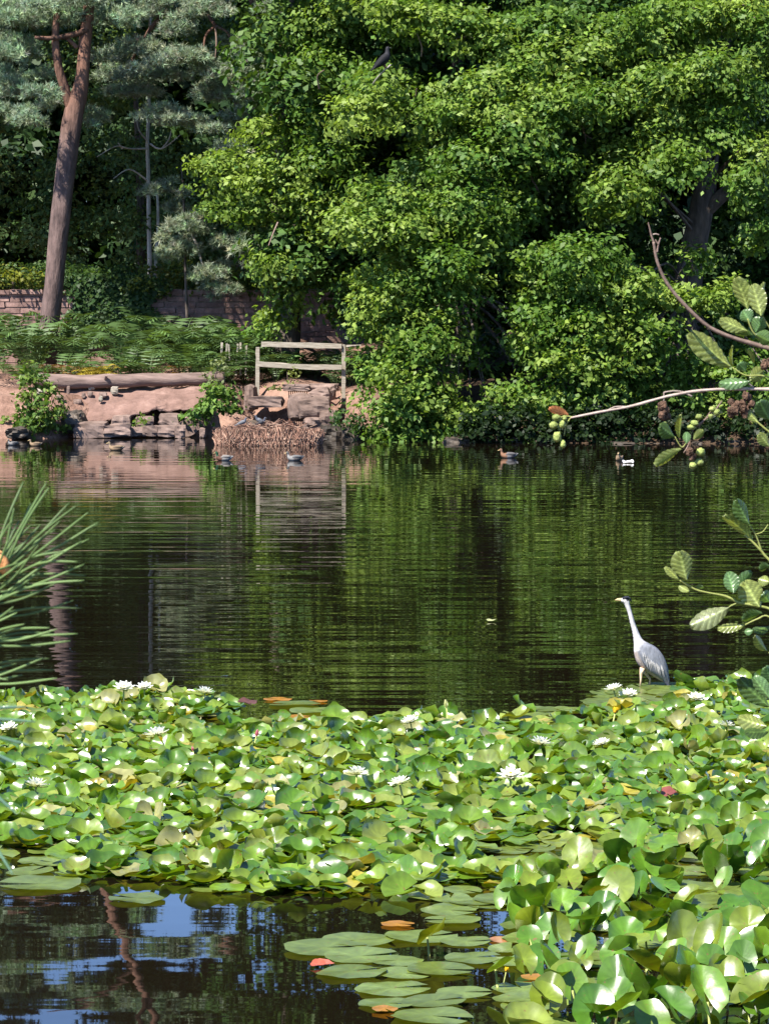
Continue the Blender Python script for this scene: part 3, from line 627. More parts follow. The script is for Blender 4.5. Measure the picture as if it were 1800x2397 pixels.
# small pine by the wall
root = thing('pine_tree', W(440, 780, 102.5), 'small grey-green pine drooping over the top of the stone wall', 'tree', 'pines on the far bank')
plimb(root, [W(440, 800, 102.5), W(433, 600, 102.5), W(430, 480, 102.5), W(425, 380, 103)], .05, .025, M_bark, nm='trunk')
plimb(root, [W(435, 520, 102.5), W(460, 570, 102), W(475, 620, 101.5), W(500, 650, 101.3)], .05, .02, M_palebark)
puffs('needle_foliage', root, pl(pineC, 101, 103), pr, base=(0.215, 0.26, 0.165))
# slender pale trunks
root = thing('slender_tree', (*W(349, 690, 108)[:2], gz(W(349, 690, 108)[0], 108)), 'slender pale-barked twin-stemmed tree behind the stone wall', 'tree')
for pts, r0, r1 in (([W(352, 740, 108), W(350, 600, 108), W(348, 480, 108), W(347, 400, 108), W(345, 330, 108), W(349, 240, 108), W(346, 150, 108), W(352, 40, 108)], .08, .04), ([W(366, 740, 108.1), W(364, 620, 108.1), W(370, 520, 108.1), W(368, 440, 108.1)], .06, .04)):
    P = smooth_path(pts, 5); V, F = tube(P, np.linspace(r0, r1, len(P)), 9); part('trunk', V, F, M_palebark, root, smooth=True)
for pts in ([C1(640, 610, 108), C1(600, 560, 107.7), C1(590, 500, 107.6)], [C1(640, 640, 108), C1(560, 640, 107.5), C1(500, 630, 107.2), C1(420, 675, 107)], [C1(530, 640, 107.4), C1(510, 615, 107.3)], [C1(650, 620, 108), C1(700, 640, 107.6), C1(780, 580, 107.4)], [C1(640, 780, 108), C1(560, 730, 107.5), C1(490, 770, 107.2)], [C1(700, 640, 107.6), C1(730, 600, 107.5), C1(740, 560, 107.4)]):
    P = smooth_path(pts, 5); V, F = tube(P, np.linspace(.035, .012, len(P)), 5); part('bare_branch', V, F, M_palebark, root)
sb = [(*C1(x, y, 108 + pr.uniform(-.6, .8)), rx / 133, rx / 133, ry / 133) for (x, y, rx, ry) in ((560, 700, 90, 50), (560, 840, 70, 90), (700, 760, 80, 60), (590, 950, 60, 70), (760, 640, 80, 50), (520, 600, 60, 40), (430, 560, 60, 40), (800, 780, 60, 60))]
crown('foliage', root, np.array(sb), fr, 0.15, (0.05, 0.10, 0.03), (0.09, 0.13, 0.03), 6, 10)

# ------------------------------------------------------------------ woodland behind
BG = [(-13.5, 112, 'dark evergreen tree at the far left behind the wall'), (-8.5, 114, 'dark tree between the leaning pine and the slender pale tree'), (-5.0, 112, 'shaded tree behind the small pine and wall'), (-16, 106, 'tree with drooping yellow-green sprays at the left edge behind the wall')]
for k, (x, D, lab) in enumerate(BG):
    root = thing('woodland_tree', (x, D, gz(x, D)), lab, 'tree', 'trees in the wood behind the wall')
    z0 = gz(x, D); V, F = tube(smooth_path([(x, D, z0 - .2), (x + .2, D, 6), (x, D, 11.5)], 5), np.linspace(.25, .06, 11), 8); part('trunk', V, F, M_bark, root)
    n = 34 if k < 3 else 16
    xs_ = fr.uniform(-2.8, 2.8, n); bo = [(x + a, D + fr.uniform(-1.8, 1.8), fr.uniform(2.6, 13.2), fr.uniform(.8, 1.5), 1.1, fr.uniform(.5, .9)) for a in xs_]
    crown('foliage', root, np.array(bo), fr, 0.19, (0.05, 0.10, 0.028) if k < 3 else (0.08, 0.12, 0.03), (0.12, 0.17, 0.04) if k < 3 else (0.17, 0.20, 0.035), 5.5, 10, M_leaf_dull, 0.2)
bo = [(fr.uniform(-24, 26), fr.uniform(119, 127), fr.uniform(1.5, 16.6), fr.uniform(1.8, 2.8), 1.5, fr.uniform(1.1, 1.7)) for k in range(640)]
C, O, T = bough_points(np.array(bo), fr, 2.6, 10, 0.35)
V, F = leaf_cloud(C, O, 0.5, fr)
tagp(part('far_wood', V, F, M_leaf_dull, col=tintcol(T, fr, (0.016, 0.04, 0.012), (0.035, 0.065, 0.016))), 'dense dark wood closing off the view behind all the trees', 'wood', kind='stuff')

# ------------------------------------------------------------------ ivy, hedge, ferns and shrubs
root = thing('ivy', W(265, 780, 103.8), 'dark ivy climbing over the wall right of the leaning pine', 'ivy')
n = 9000; u = fr.normal(size=n) * 55 + 270; v = fr.uniform(645, 800, n); keep = (np.abs(u - 262) < 110 + 20 * np.sin(v / 13)); u, v = u[keep], v[keep]
C = np.array([W(a, c, 103.85) for a, c in zip(u, v)]) + fr.normal(size=(len(u), 3)) * np.array((.05, .07, .05))
V, F = leaf_cloud(C, np.tile((0, -1.0, .2), (len(C), 1)), 0.13, fr, up=.3, ow=1.0, wid=.85)
part('leaves', V, F, M_leaf, root, col=tintcol(fr.normal(size=len(C)) - .8, fr, (0.03, 0.065, 0.02), (0.06, 0.10, 0.02)), kind='stuff')
for x0, x1, y, lab, warm in ((-40, 100, 652, 'yellow-green hedge along the wall top at the left edge', (0.16, 0.17, 0.02)), (100, 330, 645, 'dark hedge along the wall top behind the leaning pine', (0.06, 0.10, 0.02)), (330, 470, 650, 'yellow-green hedge on the wall top left of the small pine', (0.17, 0.18, 0.02)), (470, 660, 655, 'hedge on the wall top right of the small pine', (0.11, 0.14, 0.02))):
    root = thing('hedge', W((x0 + x1) / 2, 690, 104.3), lab, 'hedge', 'hedges along the wall top')
    bo = [(*W(x, y + fr.uniform(-16, 26), 104.2 + fr.uniform(-.4, .8)), .5, .5, .32) for x in np.arange(x0, x1, 15)]
    crown('foliage', root, np.array(bo), fr, 0.13, (0.04, 0.08, 0.02), warm, 12, 9, M_leaf, 0.12)
    V, F = tube([W((x0 + x1) / 2, 690, 104.6), W((x0 + x1) / 2, 655, 104.6)], .04, 6); part('stem', V, F, M_bark, root)
# bracken
def fern_geo(r, n=8, L=0.8):
    V = []; F = []; C = []
    for k in range(n):
        th = 2 * math.pi * (k + r.uniform(0, .8)) / n; dx = np.array((math.cos(th), math.sin(th), 0)); sd = np.array((-dx[1], dx[0], 0)); l = L * r.uniform(.7, 1.15)
        h = r.uniform(.55, .95) * l; base = np.zeros(3)
        col = np.array((0.06, 0.105, 0.03)) * math.exp(r.normal() * .35)
        pts = [base + dx * l * (0.15 + .85 * t) * t ** .3 + np.array((0, 0, h * math.sin(min(t, 1) * 2.1) * 0.95)) for t in np.linspace(0, 1, 15)]
        for i in range(3, 14):
            t = i / 14; p = pts[i]; tang = pts[i] - pts[i - 1]; tang /= np.linalg.norm(tang); w = l * .42 * math.sin(math.pi * min(1, (1 - t) * 1.15 + .02)) ** .8
            for s in (-1, 1):
                a = p; e = p + sd * s * w + tang * w * .35 - np.array((0, 0, w * .18)); m1 = (a + e) / 2 + tang * l * .028; m2 = (a + e) / 2 - tang * l * .028
                q = len(V); V += [a, m2, e, m1]; F.append((q, q + 1, q + 2, q + 3)); C += [col] * 4
        for i in range(0, 14):
            q = len(V); V += [pts[i] - sd * .006, pts[i] + sd * .006, pts[i + 1] + sd * .005, pts[i + 1] - sd * .005]; F.append((q, q + 1, q + 2, q + 3)); C += [col * 1.2] * 4
    return np.array(V), np.array(F), np.array(C)
fms = []
for k in range(6):
    V, F, C = fern_geo(fr, 9, 0.95)
    fms.append(fast_mesh('fern_fronds', V, F, M_fern, C))
gold = []
for k, tint in enumerate(((4.2, 1.9, .8), (2.6, .8, .6))):
    V, F, C = fern_geo(fr, 7, 0.6); gold.append(fast_mesh('fern_fronds', V, F, M_fern, C * np.array(tint)))
def put_fern(x, y, D, me, sc, lab, group):
    c = W(x, y, D); o = bpy.data.objects.new('fern', me); COL.objects.link(o); zz = gz(c[0], D)
    o.location = (c[0], D, zz - .03); o.scale = (sc, sc, sc * max(0.8, min(2.2, (c[2] - zz + 0.35) / (0.85 * sc)))); o.rotation_euler = (0, 0, fr.uniform(0, 6.28)); tagp(o, lab, 'fern', group)
for k in range(62):
    x = fr.uniform(-30, 590); D = fr.uniform(96.2, 102.5)
    y = np.interp(D, [96.2, 99, 102.5], [845, 795, 745]) + fr.uniform(-34, 26)
    if x > 490: y += 25
    put_fern(x, y, D, fms[k % 6], fr.uniform(.85, 1.35), ('front-row' if D < 98.2 else 'middle-row' if D < 100.4 else 'back-row') + ' green fern ' + ('left of the leaning pine' if x < 100 else 'right beside the leaning pine' if x < 210 else 'below the ivy' if x < 340 else 'below the small pine' if x < 470 else 'by the leaning pickets') + ' above the log', 'ferns between log and wall')
for k in range(26):
    x = fr.uniform(600, 860); D = fr.uniform(96.6, 100); put_fern(x, 850 + fr.uniform(-20, 20), D, fms[k % 6], fr.uniform(.6, .9), 'low fern in the shade behind the ' + ('left' if x < 690 else 'middle' if x < 770 else 'right') + ' part of the rail fence', 'ferns behind rail fence')
for k, (x, y) in enumerate(((215, 868), (226, 862), (236, 872), (205, 872))): put_fern(x, y - 18, 95.7, gold[0], .9, 'yellowed dying fern just behind the middle of the log', 'yellowed ferns')
for k, (x, y) in enumerate(((128, 858), (150, 866), (165, 868), (425, 868))): put_fern(x, y - 14, 95.7, gold[1], .8, 'russet withered fern just behind the log', 'russet ferns')
# leafy shrubs on the bank
def shrub(L, D, lab, size, base, warm, stems, per=8, cd=14, name='leafy_shrub'):
    x, y = stems[0][0]; c = W(x, y, D); root = thing(name, (c[0], D, max(gz(c[0], D), -.1)), lab, 'shrub')
    bo = [(*W(a, c2, D + fr.uniform(-.3, .3)), rx / 84, rx / 84, ry / 84) for a, c2, rx, ry in L]
    C, O, T = bough_points(np.array(bo), fr, cd, per, .09, .3, .8); V, F = leaf_cloud(C, O, size, fr, up=.5, ow=.8, wid=.62)
    part('foliage', V, F, M_leaf, root, col=tintcol(T, fr, base, warm), kind='stuff')
    for s in stems:
        P = smooth_path([W(a, c2, D) for a, c2 in s], 4); V, F = tube(P, np.linspace(.018, .007, len(P)), 5); part('stem', V, F, M_twig, root)
LG, LW = (0.075, 0.14, 0.03), (0.15, 0.21, 0.035)
shrub([(85, 985, 40, 38), (65, 945, 30, 28), (110, 950, 35, 30), (75, 905, 28, 30), (105, 910, 22, 20), (60, 870, 18, 22), (90, 880, 15, 18), (125, 980, 30, 25), (60, 1000, 25, 20), (150, 1000, 16, 14), (30, 980, 20, 12)], 92.2, 'tall leafy shrub growing at the water edge left of the log', .15, LG, LW, [[(95, 1030), (85, 960), (60, 860)], [(100, 1030), (115, 980), (125, 930)], [(105, 1030), (120, 1010), (110, 990)]], 9, 26)
shrub([(500, 950, 42, 34), (470, 970, 30, 22), (530, 930, 30, 24), (545, 960, 20, 20), (500, 915, 28, 18), (440, 978, 18, 14)], 93.0, 'low bush with large glossy leaves left of the culvert mouth', .17, LG, (0.12, 0.20, 0.035), [[(505, 1010), (500, 960), (520, 920)], [(505, 1010), (480, 975), (450, 972)]], 9, 22)
shrub([(505, 870, 22, 26), (480, 885, 18, 16), (520, 850, 10, 14), (500, 895, 25, 12)], 94.6, 'thin pale shrub at the right end of the log', .12, (0.12, 0.15, 0.06), (0.18, 0.22, 0.08), [[(505, 915), (505, 880), (515, 845)]], 6, 9)
shrub([(675, 895, 14, 14), (640, 905, 20, 7), (690, 870, 8, 14)], 95.0, 'weedy tuft growing above the culvert below the rail fence', .10, (0.14, 0.17, 0.05), (0.22, 0.24, 0.07), [[(675, 910), (672, 870)], [(640, 910), (640, 895)]], 5, 10)
shrub([(825, 985, 50, 30), (800, 965, 30, 20), (860, 1000, 40, 25)], 91.0, 'dark shaded bush over the dark blocks right of the boulders', .13, (0.03, 0.07, 0.02), (0.06, 0.11, 0.025), [[(830, 1030), (820, 990), (800, 960)]])
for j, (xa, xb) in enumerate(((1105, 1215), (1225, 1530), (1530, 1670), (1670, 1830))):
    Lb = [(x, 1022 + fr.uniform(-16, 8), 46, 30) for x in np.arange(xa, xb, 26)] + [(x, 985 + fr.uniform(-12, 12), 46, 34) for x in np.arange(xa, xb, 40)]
    shrub(Lb, 89.6, ('dark low bush in the shaded hollow of the big tree at the water edge', 'dark bush at the shaded waterline behind the tip of the bare twig', 'dark bush at the shaded waterline below the thick trunk', 'dark bush at the shaded waterline by the right edge')[j], .15, (0.009, 0.022, 0.007), (0.02, 0.038, 0.01), [[((xa + xb) / 2, 1040), ((xa + xb) / 2 + 8, 1000), ((xa + xb) / 2 - 5, 970)]], 9, 12)  # leaf colour nearly black, standing in for shade along this waterline
shrub([(320, 995, 12, 20), (335, 980, 10, 8)], 93.0, 'narrow bladed green tuft among the rocks under the ledge', .12, LG, LW, [[(322, 1015), (320, 980)]], 5, 16)

# ------------------------------------------------------------------ reed mat
c = G(628, 1043); xw = 2.92
root = thing('reed_mat', (c[0], c[1] + .6, 0), 'low brown mound of cut reed stems standing in the water', 'reed mound')
nu, nv = 28, 10; V = []; F = []
for i in range(nv + 1):
    for j in range(nu):
        th = 2 * math.pi * j / nu; t = i / nv; rr_ = (1 - .30 * t ** 2) if t < .7 else (1 - .30 * .49) * (1 - (t - .7) / .3 * .98)
        zz = -.15 + .60 * min(1, t / .65) if t < .65 else .45 + .06 * (t - .65)
        zz *= (1 - 0.35 * max(0, math.cos(th)) ** 3 * (t > .3)) * (1 - .3 * max(0, -math.cos(th)) ** 4 * (t > .3)) * (1 + .1 * math.sin(th * 5 + 1) + .07 * math.sin(th * 9))
        sq = 1 / max(abs(math.cos(th)) ** 4 + abs(math.sin(th)) ** 4, .01) ** .25
        V.append((c[0] + math.cos(th) * sq * rr_ * xw / 2 * .93, c[1] + .65 + math.sin(th) * sq * rr_ * .7, zz))
for i in range(nv):
    for j in range(nu): F.append((i * nu + j, i * nu + (j + 1) % nu, (i + 1) * nu + (j + 1) % nu, (i + 1) * nu + j))
F.append(tuple(nv * nu + j for j in range(nu)))
V = np.array(V); V[:, 2] += .03 * noise3(V, 55, 3)
part('core', V, F, M_straw, root, col=np.tile((0.10, 0.058, 0.04), (len(V), 1)))
Vs = []; Fs = []; Cs = []
for k in range(4600):
    side = k < 3200; th = fr.uniform(math.pi, 2 * math.pi) if side else fr.uniform(0, 6.28)
    sq = 1 / (abs(math.cos(th)) ** 4 + abs(math.sin(th)) ** 4) ** .25; hmul = (1 - 0.35 * max(0, math.cos(th)) ** 3) * (1 - .3 * max(0, -math.cos(th)) ** 4) * (1 + .1 * math.sin(th * 5 + 1) + .07 * math.sin(th * 9))
    if side:
        rr_ = fr.uniform(.93, 1.02); p = np.array((c[0] + math.cos(th) * sq * rr_ * xw / 2 * .95, c[1] + .65 + math.sin(th) * sq * rr_ * .72, fr.uniform(-.06, .22)))
        q = p + np.array((fr.normal() * .09 - .10 * math.cos(th), .09 + fr.normal() * .03, fr.uniform(.08, .32) * hmul))
    else:
        rr_ = fr.uniform(0, .95); p = np.array((c[0] + math.cos(th) * sq * rr_ * xw / 2 * .9, c[1] + .65 + math.sin(th) * sq * rr_ * .66, .45 * hmul + fr.uniform(-.03, .05))); a = fr.uniform(0, 6.28)
        q = p + np.array((math.cos(a) * .3, math.sin(a) * .2, fr.normal() * .07))
    d = np.cross(q - p, (0, 1, .3)); d = d / (np.linalg.norm(d) + 1e-9) * fr.uniform(.005, .012); o_ = np.array((0, -.012, 0)); n0 = len(Vs)
    Vs += [p - d, p + d, q + d, q - d, p + o_, q + o_]; Fs += [(n0, n0 + 4, n0 + 5, n0 + 3), (n0 + 4, n0 + 1, n0 + 2, n0 + 5)]
    cc = np.array(((0.23, 0.125, 0.088), (0.14, 0.075, 0.053), (0.34, 0.22, 0.16), (0.08, 0.045, 0.033))[fr.integers(0, 4)]) * fr.uniform(.8, 1.2); Cs += [cc] * 6
part('cut_stems', np.array(Vs), np.array(Fs), M_straw, root, col=np.array(Cs), kind='stuff')

# ------------------------------------------------------------------ birds
def loft(C, ra, rb, cols, n=14, colf=None, yoff=0.0):
    """tube in the xz plane; ra in plane, rb sideways"""
    C = np.asarray(C, float); T = np.gradient(C, axis=0); T /= np.linalg.norm(T, axis=1)[:, None] + 1e-9
    V = []; K = []
    for i, (c2, t, a, bq) in enumerate(zip(C, T, ra, rb)):
        nx, nz = -t[1], t[0]
        for k in range(n):
            th = 2 * math.pi * k / n
            V.append((c2[0] + nx * a * math.cos(th), yoff + bq * math.sin(th), c2[1] + nz * a * math.cos(th)))
            K.append(colf(i, th, cols[i]) if colf else cols[i])
    F = []
    for i in range(len(C) - 1):
        for k in range(n): F.append((i * n + k, (i + 1) * n + k, (i + 1) * n + (k + 1) % n, i * n + (k + 1) % n))
    F.append(tuple(range(n))); F.append(tuple((len(C) - 1) * n + k for k in range(n - 1, -1, -1)))
    return np.array(V), F, np.array(K)
def dens(L, k=4):
    L = np.asarray(L, float); return smooth_path(L, k)
def add_local(name, V, F, mat, root, col=None, smooth=True, label=None):
    o = bpy.data.objects.new(name, fast_mesh(name, V, F, mat, col, smooth)); COL.objects.link(o); o.parent = root
    if label: o['label'] = label
    return o
def eye(root, x, z, y, r=0.006):
    for s in (-1, 1):
        V, F = rock_geo((x, s * y, z), (r * 2,) * 3, 1, 3, 0, 0.0); add_local('eye', V, F, M_eye, root)
# --- heron
hp = G(1500, 1608); sH = FPX / hp[1]
root = thing('heron', (hp[0], hp[1], 0.0), 'grey heron standing upright on the lily pads, long neck stretched up', 'bird')
hx = lambda u, v: ((u / 6.92 + 1380 - 1500) / sH, (1608 - (v / 6.92 + 1360)) / sH); U = 1 / 6.92 / sH
rings = [((1265, 1640), 22, 12, 'g'), ((1235, 1600), 62, 35, 'g'), ((1150, 1470), 140, 95, 'g'), ((1050, 1340), 188, 140, 'g'), ((935, 1215), 205, 160, 'g'), ((845, 1090), 150, 140, 'g'), ((790, 985), 84, 88, 'w'), ((757, 890), 60, 62, 'w'), ((728, 790), 48, 50, 'w'), ((692, 680), 41, 42, 'w'), ((658, 550), 38, 38, 'w'), ((630, 450), 37, 36, 'w'), ((605, 380), 42, 38, 'w'), ((588, 330), 50, 42, 'w'), ((562, 300), 54, 44, 'w'), ((528, 300), 42, 34, 'w'), ((500, 304), 26, 20, 'w')]
C = dens([hx(*r_[0]) for r_ in rings]); A = dens([(r_[1] * U, r_[2] * U) for r_ in rings]); ni = len(C)
GRY, WHT, BLK, BUF = np.array((0.135, 0.142, 0.165)), np.array((0.42, 0.40, 0.39)), np.array((0.015, 0.017, 0.025)), np.array((0.34, 0.27, 0.23))
def hcol(i, th, base):
    t = i / 4.0; up = -math.cos(th)          # up > 0: back side
    if t < 5.2: 
        c_ = GRY * (0.9 + .12 * math.sin(9 * th)); 
        return c_ if up > -0.72 else (BUF * .8 + GRY * .2)
    if t < 6.2: f = t - 5.2; return GRY * (1 - f) + WHT * f if up > -.2 else WHT
    if 8.0 < t < 12.5 and up > 0.55: return GRY * .6 + WHT * .4
    if t >= 13.2 and 0.35 < up and t < 15.2: return BLK if abs(math.sin(th)) > .25 or t > 14.4 else WHT * .6
    if 6.5 < t < 11 and up < -0.93 and int(t * 4) % 2 == 0: return BLK * 2
    return WHT
V, F, K = loft(C, A[:, 0], A[:, 1], [0] * ni, 18, hcol); add_local('body', V, F, M_bird, root, K)
cb = [hx(*p) for p in ((522, 298), (480, 293), (440, 291), (403, 296))]; V, F, K = loft(cb, [.023, .019, .013, .003], [.014, .012, .008, .002], [0] * 4, 8); add_local('bill', V, F, M_bill, root)
V, F, K = loft([hx(*p) for p in ((525, 262), (570, 252), (615, 252), (648, 280), (672, 335))], [.006, .012, .013, .010, .003], [.026, .032, .024, .012, .002], [BLK] * 5, 8); add_local('crest', V, F, M_bird, root, np.tile(BLK, (len(V), 1)))
ex, ez = hx(545, 285); eye(root, ex, ez, .021, .005)
# wings: one shell each side, with long pale plumes and dark flight feathers
for s in (-1, 1):
    wr_ = [((810, 1040), 30, 'g'), ((880, 1090), 105, 'g'), ((970, 1190), 160, 'g'), ((1060, 1310), 165, 'g'), ((1150, 1440), 120, 'g'), ((1225, 1560), 62, 'g'), ((1290, 1690), 22, 'g')]
    C = dens([hx(*r_[0]) for r_ in wr_]); a = dens([(r_[1] * U, 0) for r_ in wr_])[:, 0]
    yo = np.interp(np.linspace(0, 1, len(C)), [0, .15, .4, .6, .8, 1], [60, 118, 140, 128, 85, 30]) * U
    V, F, K = loft(C, a, np.full(len(C), .028), [GRY] * len(C), 14, lambda i, th, b_: GRY * (1.0 + .14 * math.sin(th * 11 + i * .3)))
    V[:, 1] += s * np.repeat(yo, 14); w_ = add_local('wing', V, F, M_bird, root, K)
    Vp = []; Fp = []; Kp = []
    for k in range(15):
        u0, v0 = 840 + k * 22 + fr.uniform(-8, 8), 1110 + k * 16 + fr.uniform(-20, 20); ln_ = fr.uniform(170, 270)
        p0, p1 = hx(u0, v0), hx(u0 + ln_ * .22, v0 + ln_); y0 = s * (0.152 * 1.0 - .0012 * k) * (140 * U + .03) / .152; n0 = len(Vp)
        mid = ((p0[0] + p1[0]) / 2, (p0[1] + p1[1]) / 2)
        Vp += [(p0[0], y0, p0[1]), (mid[0] - .007, y0 + s * .004, mid[1]), (p1[0], y0 - s * .01, p1[1]), (mid[0] + .007, y0 + s * .004, mid[1])]; Fp.append((n0, n0 + 1, n0 + 2, n0 + 3)); Kp += [WHT * fr.uniform(.62, .85)] * 4
    o = add_local('plumes', np.array(Vp), Fp, M_bird, root, np.array(Kp), False); o['kind'] = 'stuff'
    V, F, K = loft([hx(*p) for p in ((1150, 1500), (1210, 1590), (1270, 1690), (1310, 1710))], [.016, .02, .016, .004], [.012, .012, .01, .004], [BLK * 3] * 4, 8); V[:, 1] += s * .05; add_local('flight_feathers', V, F, M_bird, w_, K)
for s, (u0, u1) in ((-1, (830, 825)), (1, (900, 985))):
    P = [(*hx(u0 + 20, 1400), 0), (*hx(u0, 1490), 0), (*hx(u1, 1600), 0), (*hx(u1 - 10, 1720), 0)]
    P3 = [(p[0], s * .045, p[1]) for p in P]; V, F = tube(P3, [.03, .019, .0105, .010], 8); add_local('leg', V, F, M_leg, root)
    fx, fz = P3[-1][0], P3[-1][2]
    for k, an in enumerate((-.5, 0, .5, 3.14)):
        V, F = tube([(fx, s * .045, fz), (fx - math.cos(an) * .05, s * .045 + math.sin(an) * .05, fz - .01), (fx - math.cos(an) * .09, s * .045 + math.sin(an) * .09, fz - .02)], [.007, .006, .003], 6); add_local('toe', V, F, M_leg, root)
# --- ducks
def duck(x, y, rot, lab, cols, sc=1.0):
    p = G(x, y); root = thing('duck', (p[0], p[1], 0), lab, 'duck', 'ducks on the pond'); root.rotation_euler = (0, 0, rot); root.scale = (sc * .86,) * 3
    rr_ = [((.27, .125), .008, .02, 'tail'), ((.21, .10), .04, .05, 'tail'), ((.12, .065), .075, .09, 'back'), ((0, .05), .09, .11, 'side'), ((-.10, .06), .085, .10, 'breast'), ((-.165, .10), .058, .065, 'breast'), ((-.185, .16), .034, .036, 'neck'), ((-.195, .205), .038, .036, 'head'), ((-.215, .225), .040, .034, 'head'), ((-.24, .222), .024, .022, 'head')]
    C = dens([r_[0] for r_ in rr_], 3); A = dens([(r_[1], r_[2]) for r_ in rr_], 3); kk = [np.array(cols[rr_[min(len(rr_) - 1, int(round(i / 3)))][3]]) * .5 for i in range(len(C))]
    V, F, K = loft(C, A[:, 0], A[:, 1], kk, 12, lambda i, th, b_: np.asarray(b_) * (1.0 if math.cos(th) > -.3 else .8)); add_local('body', V, F, M_bird, root, K)
    V, F, K = loft([(-.235, .222), (-.27, .212), (-.30, .208)], [.013, .008, .004], [.014, .015, .011], [0] * 3, 8); add_local('bill', V, F, M_bill, root); eye(root, -.225, .235, .030, .005)
    for s in (-1, 1):
        V, F, K = loft([(-.09, .09), (0, .11), (.12, .115), (.22, .125)], [.02, .05, .04, .006], [.015, .02, .018, .005], [np.array(cols['wing']) * .5] * 4, 8); V[:, 1] += s * .085; add_local('wing', V, F, M_bird, root, K)
fem = dict(tail=(.35, .27, .2), back=(.22, .15, .09), side=(.28, .19, .12), breast=(.40, .27, .16), neck=(.42, .30, .19), head=(.40, .29, .19), wing=(.30, .21, .13))
drake = dict(tail=(.55, .53, .5), back=(.35, .33, .32), side=(.36, .34, .32), breast=(.16, .07, .045), neck=(.03, .10, .05), head=(.02, .11, .05), wing=(.30, .27, .25))
ecl = dict(tail=(.36, .35, .34), back=(.12, .11, .11), side=(.28, .27, .27), breast=(.35, .18, .10), neck=(.36, .19, .11), head=(.34, .19, .12), wing=(.16, .15, .15))
gry = dict(tail=(.3, .3, .3), back=(.14, .13, .12), side=(.18, .16, .15), breast=(.38, .36, .34), neck=(.42, .40, .38), head=(.22, .21, .20), wing=(.2, .2, .2))
duck(272, 1054, 0, 'tan duck swimming left below the waterline blocks', fem)
duck(83, 1044, .1, 'small brown duck swimming beside the leafy shrub', fem, .8)
duck(30, 1042, .6, 'pale duck farthest left on the water', gry, .75)
duck(524, 1078, .1, 'green-headed drake swimming just in front of the reed mound', drake)
duck(690, 1078, .25, 'grey duck swimming right of the drake below the reed mound', gry)
duck(1190, 1072, .15, 'brown-headed duck with white rear swimming in the tree shade', ecl, 1.05)
duck(1450, 1078, 1.35, 'brown duck seen end-on, farthest right on the water', fem, .95)
# --- pigeons and crow
def perch(name, p, rot, sc, lab, c1, c2, cat, tilt=0.0, legs=True, group=None):
    root = thing(name, p, lab, cat, group); root.rotation_euler = (0, tilt, rot); root.scale = (sc,) * 3
    rr_ = [((.21, .055), .010, .03, 0), ((.14, .075), .018, .03, 0), ((.07, .10), .045, .05, 0), ((0, .125), .064, .064, 0), ((-.06, .155), .060, .058, 0), ((-.095, .195), .038, .038, 1), ((-.11, .235), .028, .027, 1), ((-.125, .258), .028, .025, 1), ((-.148, .256), .014, .013, 1)]
    C = dens([r_[0] for r_ in rr_], 3); A = dens([(r_[1], r_[2]) for r_ in rr_], 3); kk = [(c1, c2)[rr_[min(8, int(round(i / 3)))][3]] for i in range(len(C))]
    V, F, K = loft(C, A[:, 0], A[:, 1], kk, 12); add_local('body', V, F, M_bird, root, K)
    V, F, K = loft([(-.145, .256), (-.17, .248), (-.185, .24)], [.008, .006, .002], [.007, .005, .002], [0] * 3, 6); add_local('bill', V, F, M_billdark, root); eye(root, -.135, .262, .022, .004)
    for s in (-1, 1):
        V, F, K = loft([(-.06, .15), (.0, .135), (.09, .10), (.17, .065)], [.02, .045, .03, .005], [.01, .016, .013, .004], [np.asarray(c1) * .8] * 4, 8); V[:, 1] += s * .052; add_local('wing', V, F, M_bird, root, K)
        if legs: V, F = tube([(0, s * .025, .08), (-.005, s * .028, 0.0)], [.012, .006], 6); add_local('leg', V, F, M_rust, root)
    return root
PG = ((0.12, 0.125, 0.14), (0.06, 0.065, 0.085)); c0 = G(628, 1043)
for x, y, D, rot, lab, sc in ((566, 1001, 88.6, 3.3, 'light grey pigeon on the reed mound, left of the pair, facing right', .95), (611, 999, 88.8, 2.9, 'dark grey pigeon on the middle of the reed mound', .95), (608, 989, 89.2, .2, 'pale grey pigeon behind the dark one on the reed mound', .9)):
    p = W(x, y, D); perch('pigeon', (p[0], p[1], 0.46 + (.05 if D > 89 else 0)), rot, sc, lab, PG[0] if 'light' in lab or 'pale' in lab else (0.04, 0.042, 0.052), PG[1], 'pigeon', group='pigeons on the reed mound')
cp = W(903, 163, 91.0)
BR = smooth_path([W(868, 205, 92.2), W(880, 185, 91.5), W(900, 163, 91.0), W(915, 150, 90.9)], 4); V, F = tube(BR, np.linspace(.035, .02, len(BR)), 6); part('broken_branch', V, F, M_palebark, TR[1][0])
perch('crow', (cp[0], cp[1] - .02, cp[2] + .02), math.pi + .35, 2.0, 'black crow perched on a broken branch high in the big tree', (0.004, 0.004, 0.006), (0.012, 0.012, 0.015), 'crow', 0.35)

